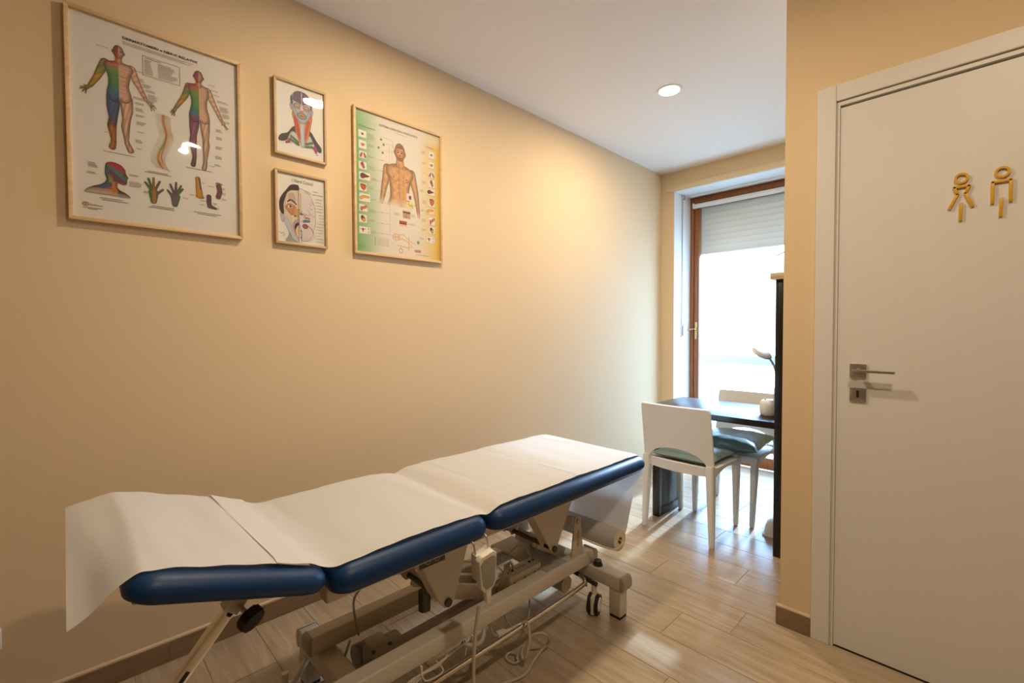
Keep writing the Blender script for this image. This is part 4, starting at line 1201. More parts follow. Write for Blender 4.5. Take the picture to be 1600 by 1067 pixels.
# --- large dermatome chart
y0, y1, z0, z1 = .0173, .5350, 1.6365, 2.3527
f1, s1 = framed('large pale pine frame with a dermatome chart of two coloured bodies', y0, y1, z0, z1, .0125, .022, M['pine'])
W1, H1 = (y1-y0)*1000, (z1-z0)*1000
p = Paint(W1, H1, 1.5, BASE)
def hand(p, wx, wy, tips, thumb, c, r=4.2):
    cx = wx*.55+sum(t[0] for t in tips)/len(tips)*.45; cy = wy*.55+sum(t[1] for t in tips)/len(tips)*.45
    d = p.cap((wx, wy), (cx, cy), r, r*1.45)
    for t in list(tips)+[thumb]:
        b = (wx*.45+cx*.55, wy*.45+cy*.55) if t is thumb else (cx, cy)
        d = np.minimum(d, p.cap(b, t, r*.55, r*.34))
    return d
def body(p, cx, head, torso, arms, legs, back=False):
    X, Y = p.X, p.Y
    left = X < cx
    hcx, hcy = head
    def lay(d, lc, rc, sh=.5, r=9):
        lcol = lc if isinstance(lc, np.ndarray) else np.tile(np.array(lc, float), (*X.shape, 1))
        rcol = rc if isinstance(rc, np.ndarray) else np.tile(np.array(rc, float), (*X.shape, 1))
        mus = 1-.035*np.sin(Y*.42+np.abs(X-cx)*.25)*np.sin(X*.35)
        p.fill(d, np.where(left[..., None], lcol, rcol)*mus[..., None], sh, r)
    for side, (arm, tips, thumb) in enumerate(arms):
        col = p.grad([(0, (196, 96, 104)), (.22, (120, 140, 60)), (.5, (205, 150, 40)), (1, (150, 140, 50))], np.clip(np.hypot(X-arm[0][0], Y-arm[0][1])/125, 0, 1)) if side == 0 else np.tile(np.array(SKIN, float), (*X.shape, 1))
        d = np.minimum(p.chain(arm), hand(p, arm[-1][0], arm[-1][1], tips, thumb, None))
        mus = 1-.08*np.sin(Y*.3+X*.2)
        p.fill(d, col*mus[..., None], .5, 7)
    for side, leg in enumerate(legs):
        ys = leg[0][1]; ye = leg[-1][1]
        col = p.grad([(0, (70, 100, 140)), (.3, (66, 92, 140)), (.45, (96, 84, 124)), (.55, (120, 80, 100)), (.62, (196, 110, 40)), (1, (206, 132, 40))] if not back else [(0, (140, 66, 104)), (.3, (150, 84, 120)), (.6, (140, 84, 120)), (1, (120, 70, 100))], (Y-ys)/(ye-ys)) if side == 0 else np.tile(np.array(SKIN, float), (*X.shape, 1))
        mus = 1-.10*np.sin(Y*.11+X*.5)
        p.fill(p.chain(leg), col*mus[..., None], .55, 11)
    ty0 = min(t[1] for t in torso); ty1 = max(t[1] for t in torso)
    tc = p.grad([(0, (206, 104, 112)), (.13, (206, 110, 116)), (.2, (128, 150, 66)), (.5, (74, 146, 82)), (.68, (56, 132, 118)), (.82, (64, 110, 150)), (1, (70, 92, 144))] if not back else [(0, (200, 90, 110)), (.14, (190, 100, 110)), (.22, (120, 150, 66)), (.55, (80, 150, 84)), (.7, (56, 128, 118)), (.82, (70, 110, 140)), (.9, (140, 66, 104)), (1, (140, 66, 104))], (Y-ty0)/(ty1-ty0))
    rc = np.tile(np.array(SKIN, float), (*X.shape, 1))
    rib = ((np.sin(Y*.62) > .35) & (Y < ty0+(ty1-ty0)*.62) & (Y > ty0+14))[..., None]
    rc = np.where(rib, rc*.84+18, rc)
    lay(p.poly(torso), tc, rc, .5, 14)
    # neck and head
    lay(p.cap((hcx, hcy+14), (hcx, hcy+34), 9, 10), (214, 120, 50), SK2, .35, 8)
    lay(p.ell(hcx, hcy, 15, 23), p.grad([(0, (176, 44, 88)), (.6, (190, 60, 96)), (.8, (205, 100, 60)), (1, (214, 120, 50))], (Y-hcy+23)/46), SKIN if not back else (206, 160, 130), .55, 12)
    for s_ in (-1, 1): lay(p.ell(hcx+s_*15.5, hcy+2, 2.4, 5), (176, 60, 90), SK2)
    if not back:
        for s_ in (-1, 1):
            p.fill(p.ell(hcx+s_*6, hcy-1, 3.6, 1.7), (60, 36, 34)); p.line([(hcx+s_*2.5, hcy-5), (hcx+s_*10, hcy-5.5)], 1.4, (80, 40, 40))
        p.fill(p.ell(hcx, hcy+6, 2.4, 3.2), (150, 92, 80)); p.fill(p.ell(hcx, hcy+13, 5, 1.4), (130, 60, 60))
    p.line([(cx, hcy-22), (cx, ty1-6)], 1.0, (226, 206, 186))
body(p, 138, (138, 109),
     [(138, 140), (120, 146), (103, 152), (97, 166), (104, 186), (109, 208), (108, 234), (104, 258), (110, 280), (128, 288), (139, 276), (150, 284), (166, 276), (171, 254), (165, 226), (168, 200), (172, 180), (178, 162), (170, 147), (155, 144)],
     [([(102, 158, 13), (86, 200, 11), (80, 216, 9.5), (62, 252, 6.5)], [(38, 264), (36, 271), (42, 279), (50, 282)], (46, 256)),
      ([(172, 156, 13), (186, 196, 10.5), (192, 208, 9), (212, 250, 6)], [(236, 264), (241, 272), (236, 281), (228, 284)], (232, 256))],
     [[(122, 270, 19), (120, 310, 17), (120, 345, 11.5), (116, 372, 12.5), (120, 420, 7), (119, 432, 8), (116, 446, 9.5)], [(156, 268, 19), (158, 308, 16.5), (156, 340, 11.5), (153, 366, 12), (155, 412, 6.5), (157, 424, 7.5), (166, 446, 9)]])
for yy in (208, 222, 236, 248): p.line([(141, yy), (162, yy-1)], .9, (160, 108, 86))
p.curve([(141, 190), (152, 194), (166, 186)], 1.2, (150, 98, 78)); p.curve([(112, 190), (124, 194), (136, 190)], 1.2, (70, 100, 50))
body(p, 376, (375, 106),
     [(375, 132), (356, 138), (344, 142), (340, 158), (346, 184), (350, 208), (347, 232), (342, 256), (344, 276), (360, 284), (376, 278), (392, 284), (408, 272), (408, 246), (402, 222), (402, 196), (408, 170), (406, 146), (396, 138)],
     [([(344, 152, 12), (330, 194, 10), (322, 210, 8.5), (302, 247, 6)], [(286, 264), (284, 272), (288, 280), (296, 280)], (292, 258)),
      ([(404, 150, 12), (420, 188, 10), (428, 204, 8.5), (449, 250, 6)], [(460, 268), (464, 276), (468, 284), (472, 278)], (452, 268))],
     [[(360, 262, 18), (357, 305, 15), (355, 335, 10.5), (353, 362, 12), (357, 418, 6.5), (355, 434, 7), (352, 450, 8)], [(392, 262, 18), (394, 308, 15), (395, 342, 10.5), (396, 366, 12), (392, 424, 6.5), (392, 438, 7), (388, 456, 8)]], back=True)
p.line([(376, 150), (376, 250)], 1.2, (230, 200, 150))
p.line([(205, 93), (315, 93), (315, 162), (205, 162), (205, 93)], 1.0, (90, 80, 76))
p.note(212, 98, 1, 60, (90, 80, 76)); p.note(210, 106, 12, 24, gap=4.4); p.note(250, 106, 12, 58, gap=4.4)
p.note(150, 65, 3, 220, (160, 150, 142), 4.2)
for x, yv, n, w in ((80, 106, 1, 36), (176, 156, 1, 34), (190, 180, 3, 20), (204, 196, 3, 26), (212, 214, 2, 32), (218, 228, 6, 28), (176, 250, 2, 36), (182, 268, 2, 28), (182, 288, 3, 28), (182, 312, 2, 28), (184, 336, 3, 28), (184, 372, 1, 22), (180, 402, 3, 20), (182, 432, 1, 16), (108, 360, 1, 12), (96, 398, 1, 12), (108, 434, 1, 6), (408, 124, 1, 30), (412, 142, 1, 28), (416, 158, 1, 32), (436, 176, 2, 44), (444, 198, 5, 34), (452, 224, 4, 30), (456, 252, 2, 30), (430, 290, 3, 26), (430, 320, 3, 26), (428, 358, 3, 24), (426, 396, 3, 24), (424, 430, 2, 24), (404, 440, 1, 20)):
    p.note(x, yv, n, w, gap=4.3)
# spine
for i, q in enumerate(smoothpath([(266, 290, 0), (266, 318, 0), (272, 346, 0), (274, 366, 0), (266, 396, 0), (254, 424, 0), (248, 450, 0), (252, 472, 0), (262, 488, 0)], 8)):
    t_ = i/64; col = [(190, 124, 60), (196, 150, 66), (150, 150, 70), (196, 150, 66), (190, 110, 70)][int(t_*4.99)]
    r = 4.6 if t_ < .85 else 4.6*(1-(t_-.85)*4)
    p.fill(p.ell(q.x-4, q.y, max(1.2, r), 1.9), col); p.fill(p.ell(q.x+4, q.y+1, max(1, r*.6), 1.3), (210, 176, 110))
    if i % 2 == 0:
        p.line([(q.x-10, q.y), (q.x-26, q.y-1)], .5, (170, 160, 150)); p.line([(q.x+7, q.y), (q.x+17, q.y+7)], .8, (200, 130, 100) if t_ < .5 else (190, 110, 110))
p.curve([(266, 330), (270, 360), (264, 400), (254, 440), (258, 470)], 1.6, (176, 30, 44))
p.note(204, 510, 1, 100, (90, 80, 76)); p.note(214, 505, 1, 70, (90, 80, 76))
# profile head
PR = [(95, 520), (98, 506), (110, 499), (126, 500), (140, 507), (149, 520), (151, 534), (157, 546), (154, 551), (154, 558), (151, 570), (140, 573), (129, 570), (127, 584), (134, 594), (150, 602), (160, 617), (100, 617), (44, 617), (46, 606), (60, 594), (80, 584), (94, 572), (98, 558), (94, 544)]
d = p.poly(PR, 4)
X, Y = p.X, p.Y
col = np.tile(np.array((178, 90, 76), float), (*X.shape, 1))
u = Y-(X-95)*.55
col = np.where((Y < 596)[..., None], col, (190, 150, 120))
col = np.where(((X > 112) & (Y > 566) & (Y < 612) & (X < 130+(Y-566)*.1))[..., None], (204, 126, 30), col)
col = np.where(((X < 112) & (Y > 560) & (Y < 596) & (X > 62) & (Y-X*-.5 < 640))[..., None], (66, 96, 130), col)
col = np.where((Y < 566)[..., None] & (X > 92)[..., None], (110, 62, 104), col)
col = np.where(((Y < 566) & (Y+(X-130)*-.95 < 545))[..., None] & ((Y+(X-130)*-.95 > 522))[..., None], (84, 128, 130), col)
col = np.where(((Y < 540) & (Y-(X-95)*.52 < 506))[..., None], (186, 30, 66), col)
col = np.where(((Y > 515) & (Y < 575) & (X < 106))[..., None], (70, 110, 110), col)
col = np.where(((Y > 545) & (Y < 570) & (X > 104) & (X < 116))[..., None], (150, 140, 60), col)
col = np.where(((X > 128) & (Y > 578))[..., None], (96, 62, 40), col)
fade = np.clip((618-Y)/16, 0, 1)
col = col*fade[..., None]+np.array(BASE)*(1-fade[..., None])
p.fill(d, col, .4, 10)
p.fill(p.ell(113, 548, 4, 7), (140, 80, 90)); p.fill(p.ell(147, 541, 3, 1.4), (40, 26, 30))
for x, yv, n, w in ((52, 512, 3, 26), (52, 522, 2, 26), (48, 545, 2, 28), (160, 530, 2, 34), (160, 556, 3, 38), (160, 568, 2, 38), (200, 582, 2, 24), (318, 583, 1, 18), (338, 566, 1, 20), (378, 512, 1, 14), (366, 545, 3, 14), (400, 520, 1, 24), (446, 520, 2, 14), (446, 540, 2, 14), (446, 562, 2, 16), (372, 582, 1, 24), (370, 598, 1, 26), (416, 585, 2, 14), (424, 602, 2, 14)):
    p.note(x, yv, n, w, gap=4)
p.note(80, 628, 1, 84, (80, 70, 66)); p.note(86, 634, 1, 72, (80, 70, 66)); p.note(222, 630, 1, 74, (80, 70, 66)); p.note(214, 636, 1, 76, (80, 70, 66)); p.note(352, 629, 1, 92, (80, 70, 66)); p.note(362, 635, 1, 72, (80, 70, 66))
p.note(92, 464, 1, 92, (80, 70, 66)); p.note(330, 463, 1, 92, (80, 70, 66))
# hands and feet
def open_hand(tips, wrist, palm, cols):
    d = p.cap(palm, wrist, 15, 9)
    for t in tips[:4]: d = np.minimum(d, p.cap((palm[0]+(t[0]-palm[0])*.3, palm[1]+(t[1]-palm[1])*.3), t, 4.4, 3.2))
    t = tips[4]; d = np.minimum(d, p.cap((palm[0]*.6+wrist[0]*.4, palm[1]*.6+wrist[1]*.4), t, 5.2, 3.4))
    k = (X-palm[0])/18
    c = p.grad([(-1, cols[0]), (-.25, cols[0]), (-.1, cols[1]), (.3, cols[1]), (.5, cols[2]), (1.4, cols[2])], k)
    p.fill(d, c, .3, 6)
open_hand([(205, 549), (214, 534), (229, 529), (247, 538), (256, 566)], (228, 614), (228, 583), [(84, 120, 66), (176, 124, 40), (110, 100, 116)])
open_hand([(279, 541), (297, 531), (312, 540), (317, 551), (271, 565)], (292, 614), (294, 584), [(104, 94, 118), (104, 94, 110), (84, 128, 70)])
d = np.minimum(p.chain([(366, 500, 8), (368, 530, 9), (370, 552, 11), (372, 566, 10)]), p.cap((364, 566), (381, 570), 6, 5))
p.fill(d, np.where(((X-366) > (Y-500)*.12+2)[..., None] & (Y < 540)[..., None], (96, 84, 120), (212, 148, 20)), .35, 7)
for i in range(5): p.fill(p.ell(362+i*4.6, 572-abs(i-1)*1.0, 2.2, 3), (214, 160, 40), .3, 3)
p.fill(p.chain([(436, 515, 9), (440, 535, 8.5), (434, 558, 8.5)]), (124, 62, 82), .35, 7)
for i in range(5): p.fill(p.ell(428+i*4.6, 503+abs(i-1.5)*1.4, 2.3, 3), (124, 62, 82))
p.fill(p.chain([(402, 562, 8), (402, 588, 8), (404, 600, 8), (424, 606, 4)]), (98, 64, 88), .35, 6)
p.fill(np.abs(p.ell(43, 657, 7, 6))-.9, (180, 44, 40)); p.line([(40, 655), (46, 655)], 1.2, (60, 40, 40)); p.line([(43, 655), (43, 661)], 1.2, (60, 40, 40))
p.note(36, 668, 1, 58, (110, 100, 96)); p.note(48, 672, 1, 34, (110, 100, 96))
p.build(.0112, y0, z1, s1)
lettering([('DERMATOMERI e NERVI RELATIVI', 149, 57.5, 8.6, 222, 'ink', 0, 0, .32), ('FisioStore.it', 53, 661, 6.2, 34, 'ink', .25, 0)], .0118, y0, z1, s1)

# --- autonomic nervous system chart
y0, y1, z0, z1 = 1.0175, 1.5355, 1.6365, 2.3522
f2, s2 = framed('large pale pine frame with a green and yellow nervous system chart', y0, y1, z0, z1, .0125, .022, M['pine'])
W2, H2 = (y1-y0)*1000, (z1-z0)*1000
B2 = (240, 232, 222)
p = Paint(W2, H2, 1.8, B2)
X, Y = p.X, p.Y
g = np.clip(1-(X-12)/150, 0, 1)**1.3*(1-.35*np.clip(1-Y/90, 0, 1))
p.blend(g, np.array((112, 180, 106)))
yl = np.clip((X-360)/145, 0, 1)**1.25*np.clip((Y-20)/80, .35, 1)
p.blend(yl, np.array((240, 196, 74)))
# bust
def skin(d, c=(228, 176, 130), sh=.42, r=16):
    mus = 1-.05*np.sin(Y*.16)*np.sin(X*.12)
    fade = np.clip((452-Y)/46, 0, 1)
    k = np.clip(-d/r, 0, 1); k = 1-sh*(1-k)**1.5
    p.blend(p.aa(d)*fade, np.array(c, float)*(mus*k)[..., None])
skin(p.chain([(184, 262, 24), (172, 330, 19), (166, 352, 17), (152, 425, 12), (146, 452, 10)]))
def skin2(d, c=(228, 176, 130), sh=.42, r=16):
    fade = np.clip((496-Y)/46, 0, 1); k = np.clip(-d/r, 0, 1); k = 1-sh*(1-k)**1.5
    p.blend(p.aa(d)*fade, np.array(c, float)*k[..., None])
skin2(p.chain([(326, 262, 24), (344, 330, 19), (350, 350, 17), (362, 420, 12), (370, 480, 9)]))
skin(p.poly([(257, 218), (230, 226), (200, 236), (178, 250), (176, 280), (190, 310), (198, 350), (198, 400), (188, 460), (318, 460), (310, 400), (312, 350), (322, 310), (336, 280), (334, 250), (314, 238), (282, 226)]), r=26)
skin(p.cap((257, 196), (257, 226), 20, 24), sh=.3)
skin(p.ell(257, 163, 31, 46), (224, 172, 130), .45, 22)
for s_ in (-1, 1):
    skin(p.ell(257+s_*31, 168, 4, 10), (190, 130, 96), .3, 4)
    p.fill(p.ell(257+s_*11, 165, 6, 2.6), (74, 44, 36)); p.line([(257+s_*5, 157), (257+s_*18, 156)], 2.6, (104, 62, 48))
    p.curve([(257+s_*6, 306), (257+s_*30, 314), (257+s_*58, 300)], 2.4, (160, 104, 70)); p.fill(p.ell(257+s_*38, 298, 4, 3), (150, 84, 70))
    p.curve([(257+s_*8, 236), (257+s_*36, 244), (257+s_*60, 240)], 2, (176, 118, 82))
p.fill(p.ell(257, 180, 6, 7), (176, 116, 84)); p.fill(p.ell(257, 194, 12, 3), (150, 80, 70)); p.curve([(240, 146), (250, 134), (257, 142), (264, 132), (274, 146)], 2.2, (120, 64, 50))
p.fill(p.ell(257, 138, 9, 8), (196, 120, 80)); p.fill(np.abs(p.ell(252, 138, 5, 5))-1, (110, 54, 44)); p.fill(np.abs(p.ell(263, 137, 5, 5))-1, (110, 54, 44))
for yy in (330, 352, 374): p.line([(240, yy), (276, yy)], 1.4, (176, 118, 80))
for i in range(34):
    yy = 226+i*6.6; p.fill(p.ell(264, yy, 7, 2.6), (216, 170, 130)); p.line([(272, yy), (280, yy+1)], 1.4, (206, 130, 60)); p.line([(256, yy), (248, yy+1)], 1.0, (196, 130, 90))
p.curve([(279, 206), (281, 260), (280, 340), (279, 404)], 4.4, (224, 168, 40)); p.curve([(252, 220), (251, 300), (253, 410)], 1.6, (140, 90, 70)); p.curve([(236, 226), (238, 250), (240, 270)], 1.2, (120, 80, 64))
TXT = (150, 146, 130)
for x, yv, n, w in ((78, 116, 6, 40), (78, 168, 3, 44), (80, 226, 2, 36), (80, 276, 4, 40), (96, 330, 3, 30), (80, 380, 2, 30), (94, 434, 2, 30), (80, 488, 4, 48), (78, 540, 2, 44), (92, 594, 3, 34), (388, 120, 3, 26), (394, 178, 2, 24), (394, 234, 1, 28), (392, 280, 3, 26), (380, 330, 2, 26), (394, 384, 4, 28), (382, 436, 2, 26), (388, 486, 3, 30), (388, 540, 2, 30), (372, 590, 2, 34), (326, 376, 3, 34), (338, 420, 2, 26), (322, 474, 3, 30), (300, 524, 2, 50), (220, 480, 3, 40)):
    p.note(x, yv, n, w, TXT, 5)
for i, yv in enumerate((230, 284, 336, 388, 444, 494, 548, 600)):
    p.line([(126, yv), (196, yv), (196, yv+2)], .9, (150, 150, 140)); p.fill(p.ell(152, yv, 2, 2), (90, 90, 84))
p.line([(196, 150), (196, 604)], .9, (160, 160, 150)); p.line([(210, 140), (210, 420)], .8, (170, 168, 158)); p.line([(392, 200), (392, 590)], .8, (200, 180, 140))
for yv in (112, 140, 176): p.line([(150, yv), (212, yv), (222, 160)], .8, (150, 150, 140))
for (x, yv) in ((150, 126), (164, 148), (136, 170), (158, 190)): p.fill(p.ell(x, yv, 6, 6), (84, 150, 100))
Bx = [(29, 109, 70, 143), (30, 158, 71, 197), (32, 211, 71, 244), (29, 262, 70, 298), (30, 312, 89, 349), (30, 366, 69, 404), (30, 416, 88, 455), (29, 470, 72, 504), (28, 520, 69, 559), (28, 579, 86, 613)]
Br = [(435, 107, 473, 145), (435, 164, 472, 198), (435, 216, 474, 250), (435, 263, 473, 303), (419, 314, 473, 347), (434, 363, 472, 408), (418, 418, 472, 452), (433, 468, 475, 509), (433, 520, 472, 558), (416, 575, 472, 611)]
for bs in (Bx, Br):
    for i, (a, b, c, e) in enumerate(bs):
        p.rect(a-1, b-1, c+2, e+3, (176, 180, 160)); p.rect(a, b, c, e, (244, 238, 230) if bs is Bx or i not in (6,) else (246, 226, 170))
        mx, my = (a+c)/2, (b+e)/2
        if i == 0: p.fill(p.ell(mx, my, 13, 7), (232, 214, 206)); p.fill(p.ell(mx, my, 5.5, 5.5), (96, 106, 130)); p.fill(p.ell(mx, my, 2.6, 2.6), (24, 22, 30))
        if i == 1:
            for k in range(7): p.fill(p.ell(mx+11*math.cos(k*2.4)*(.3+.1*k), my+7*math.sin(k*2.4)*(.3+.1*k), 4.4, 3.2), (228, 150, 120), .3, 3)
        if i == 2:
            p.line([(mx, b+3), (mx, my-4)], 2.2, (206, 150, 160))
            for s_ in (-1, 1): p.fill(p.chain([(mx+s_*7, b+10, 4), (mx+s_*11, my+6, 6), (mx+s_*13, e-7, 4.4)]), (196, 100, 106), .35, 5)
        if i == 3: p.fill(p.chain([(mx-3, b+11, 9), (mx+4, e-11, 7)]), (204, 110, 96), .35, 7); p.fill(p.cap((mx-2, b+5), (mx-3, b+12), 5, 5), (186, 46, 50)); p.fill(p.cap((mx+3, my-4), (mx+8, my+6), 2.2, 2.2), (70, 106, 140))
        if i == 4: p.fill(p.poly([(a+7, b+12), (a+20, b+4), (mx+6, b+9), (c-4, my-3), (mx+4, my+6), (a+18, e-6), (a+8, e-9)]), (126, 52, 40), .4, 7)
        if i == 5: p.fill(p.poly([(a+7, b+6), (c-5, b+6), (c-5, my+4), (mx+4, e-4), (a+10, e-12)]), (214, 104, 60), .35, 7); p.line([(a+7, b+6), (c-6, b+8)], 4, (110, 46, 30))
        if i == 6: p.fill(p.chain([(a+9, my+4, 8), (a+20, my-4, 6.5), (c-10, my-5, 5)]), (232, 178, 84), .3, 5)
        if i == 7: p.fill(p.chain([(a+12, e-8, 6), (a+12, my, 6), (mx, my, 6), (c-12, b+12, 7), (c-7, b+8, 6)]), (208, 116, 96), .35, 5)
        if i == 8: p.fill(p.ell(mx, my, 10, 16, -.5), (96, 50, 40), .3, 6); p.fill(p.ell(mx+3, my+5, 7, 8, -.5), (232, 176, 40))
        if i == 9:
            p.line([(a+3, b+12), (mx+4, b+12)], 1.8, (150, 50, 60)); p.fill(p.poly([(mx-16, b+9), (mx-4, b+9), (mx-10, e-5)], 0), (150, 40, 54), .2, 4); p.fill(p.ell(c-9, b+9, 3.5, 4.5), (170, 170, 180)); p.fill(p.ell(c-9, e-9, 3.5, 4.5), (170, 170, 180))
p.rect(294, 366, 336, 404, (244, 238, 230)); p.fill(p.ell(316, 386, 8, 11), (150, 60, 46), .3, 6)
p.rect(294, 410, 336, 442, (244, 226, 150)); p.curve([(304, 420), (318, 430), (326, 424), (330, 438)], 2, (70, 60, 40))
p.rect(271, 458, 317, 500, (198, 156, 126)); p.rect(271, 464, 317, 473, (84, 66, 60)); p.rect(271, 458, 317, 464, (226, 206, 150)); p.line([(292, 476), (290, 496)], 2, (140, 92, 76))
p.rect(250, 516, 295, 535, (190, 60, 52)); p.rect(250, 527, 295, 532, (70, 40, 40)); p.rect(250, 535, 295, 545, (232, 200, 180))
p.fill(np.abs(p.ell(232, 606, 20, 16))-1.6, (222, 160, 110)); p.fill(p.ell(226, 606, 7, 9), (232, 190, 160)); p.fill(p.ell(240, 606, 6, 8), (232, 190, 160))
OR = (228, 160, 44)
p.curve([(248, 592), (276, 590), (306, 612), (345, 632)], 2.6, OR); p.curve([(248, 616), (276, 614), (306, 628), (330, 650)], 2.6, OR); p.line([(306, 596), (306, 668)], 3.4, OR); p.line([(240, 648), (300, 654), (316, 650)], 3, OR)
p.line([(258, 652), (258, 664)], 2, OR); p.fill(np.abs(p.ell(258, 674, 10, 11))-1.6, (220, 130, 90)); p.fill(p.ell(364, 618, 8, 9), (110, 170, 90)); p.rect(342, 658, 381, 672, (206, 140, 120))
for i in range(7): p.fill(p.ell(112, 624+i*6, 1.8, 1.8), (60, 54, 50)); p.rect(124, 623+i*6, 188, 624.4+i*6, (176, 172, 162))
p.note(22, 674, 2, 58, (120, 130, 100), 5); p.note(350, 684, 1, 110, (120, 110, 90), 5)
p.rect(228, 70, 300, 71.4, TXT)
p.build(.0112, y0, z1, s2, full=True)
lettering([('SISTEMA NERVOSO VEGETATIVO', 140, 60, 9.6, 224, 'ink_grey', 0, 0, .25), ('Parasimpatico', 30, 92, 9.5, 88, 'ink_grey', .2, 0), ('Simpatico', 414, 92, 8.5, 58, 'ink_grey', .2, 0)], .0118, y0, z1, s2)

# --- small upper picture: coloured muscles of head and neck
y0, y1, z0, z1 = .6620, .8870, 2.0270, 2.3560
f3, s3 = framed('small tan frame with a painted head and neck in bright muscle colours, the upper one', y0, y1, z0, z1, .0105, .02, M['oak'])
IW, IH = (y1-y0-.021)*1000, (z1-z0-.021)*1000
p = Paint(IW, IH, 1.2, (238, 232, 234))
X, Y = p.X, p.Y
def U(u, v): return (u*IW, v*IH)
def pl2(pts, c, sh=.25, r=8, k=5): p.fill(p.poly([U(*q) for q in pts], k), c, sh, r)
pl2([(.04, .80), (.10, .74), (.22, .70), (.33, .60), (.42, .58), (.40, .68), (.30, .74), (.18, .82), (.06, .84)], (46, 40, 46))
pl2([(.66, .58), (.74, .62), (.84, .72), (.94, .80), (.93, .87), (.86, .86), (.76, .78), (.68, .70)], (46, 40, 46))
pl2([(.33, .66), (.26, .72), (.22, .80), (.25, .84), (.36, .82), (.48, .84), (.58, .84), (.68, .82), (.78, .86), (.82, .82), (.76, .74), (.68, .66), (.52, .70)], (206, 206, 208))
for a, b, c in (((.24, .82), (.28, .78), (170, 40, 110)), ((.20, .84), (.25, .82), (170, 40, 110)), ((.78, .83), (.82, .88), (190, 40, 120)), ((.80, .80), (.84, .85), (180, 50, 120)), ((.30, .74), (.44, .80), (84, 124, 76)), ((.30, .79), (.44, .835), (84, 120, 80)), ((.60, .80), (.74, .76), (84, 124, 76)), ((.60, .84), (.74, .82), (90, 130, 84))):
    p.fill(p.cap(U(*a), U(*b), 5, 5.5), c, .3, 4)
pl2([(.34, .38), (.36, .52), (.40, .68), (.48, .80), (.58, .80), (.66, .70), (.72, .52), (.72, .36)], (232, 140, 50))
pl2([(.36, .44), (.38, .56), (.46, .74), (.49, .72), (.46, .56), (.42, .46)], (214, 70, 44)); pl2([(.70, .46), (.66, .58), (.60, .74), (.57, .72), (.60, .58), (.64, .46)], (222, 84, 44))
pl2([(.49, .48), (.48, .60), (.49, .80), (.51, .86), (.56, .86), (.58, .80), (.58, .60), (.57, .48)], (206, 208, 218))
pl2([(.34, .34), (.33, .40), (.40, .44), (.44, .42), (.40, .34)], (226, 120, 50)); pl2([(.74, .34), (.74, .40), (.66, .44), (.62, .42), (.68, .34)], (226, 130, 60))
pl2([(.29, .26), (.27, .30), (.30, .36), (.33, .34), (.32, .28)], (216, 196, 214)); pl2([(.75, .27), (.78, .31), (.75, .36), (.72, .34), (.73, .28)], (206, 196, 216))
pl2([(.52, .06), (.40, .08), (.32, .15), (.30, .25), (.33, .36), (.39, .44), (.46, .50), (.53, .52), (.60, .50), (.67, .44), (.72, .36), (.75, .25), (.72, .15), (.64, .08)], (186, 186, 200), .3, 10)
pl2([(.52, .065), (.42, .08), (.35, .14), (.35, .21), (.44, .23), (.51, .24), (.51, .10)], (112, 78, 124)); pl2([(.54, .065), (.63, .08), (.70, .14), (.70, .22), (.62, .23), (.54, .24), (.54, .10)], (112, 78, 124))
pl2([(.31, .15), (.29, .20), (.30, .27), (.33, .28), (.34, .20)], (64, 116, 100)); pl2([(.73, .16), (.75, .21), (.74, .28), (.71, .28), (.71, .20)], (64, 116, 104))
for s_ in (-1, 1):
    cx = .525+s_*.10
    p.fill(p.ell(cx*IW, .285*IH, 15, 12), (170, 120, 110), .2, 5); p.fill(p.ell(cx*IW, .285*IH, 11, 8), (206, 170, 158)); p.curve([U(cx-.05, .285), U(cx, .295), U(cx+.05, .285)], 1.8, (90, 44, 50))
pl2([(.50, .26), (.48, .34), (.50, .37), (.55, .37), (.57, .34), (.55, .26)], (232, 222, 226)); p.fill(p.ell(.525*IW, .345*IH, 9, 4), (226, 90, 60))
p.fill(p.ell(.525*IW, .41*IH, 22, 15), (110, 150, 164), .2, 6); p.fill(p.ell(.525*IW, .405*IH, 14, 8), (220, 150, 70)); p.fill(p.ell(.525*IW, .41*IH, 9, 3), (150, 54, 50))
p.curve([U(.36, .30), U(.42, .38), U(.45, .44)], 2.4, (84, 150, 150)); p.curve([U(.70, .30), U(.64, .38), U(.61, .44)], 2.4, (84, 150, 150))
p.curve([U(.82, .90), U(.85, .91), U(.83, .925), U(.88, .91)], 1.1, (90, 84, 90))
p.build(.0112, y0+.0105, z1-.0105, s3)

# --- small lower picture: cranial nerves
y0, y1, z0, z1 = .6610, .8860, 1.6400, 1.9610
f4, s4 = framed('small tan frame with a half face, half brain drawing, the lower one', y0, y1, z0, z1, .0105, .02, M['oak'])
IW, IH = (y1-y0-.021)*1000, (z1-z0-.021)*1000
p = Paint(IW, IH, 1.0, (226, 224, 226))
X, Y = p.X, p.Y
C = .435
pl2([(C, .20), (.30, .22), (.20, .30), (.15, .42), (.13, .56), (.15, .70), (.22, .82), (.30, .92), (.38, .98), (C, .99)], (232, 216, 196), .12, 6, 4)
pl2([(.15, .62), (.14, .70), (.22, .84), (.32, .95), (.41, .985), (C, .97), (.34, .88), (.28, .76), (.22, .66)], (206, 208, 222), .1, 5)
pl2([(.11, .56), (.06, .58), (.07, .68), (.12, .72), (.14, .66)], (216, 190, 200), .2, 4)
pl2([(.24, .84), (.22, .90), (.16, .99), (.40, .995), (.30, .93)], (170, 176, 160), .1, 5)
pl2([(C, .145), (.34, .14), (.26, .165), (.18, .24), (.09, .33), (.04, .42), (.045, .54), (.10, .60), (.13, .58), (.125, .46), (.16, .36), (.20, .285), (.28, .235), (C, .215)], (48, 36, 28), .1, 4, 4)
pl2([(.23, .30), (.28, .27), (.34, .28), (.38, .36), (.36, .42), (.28, .40), (.22, .40)], (210, 176, 164), .05, 5)
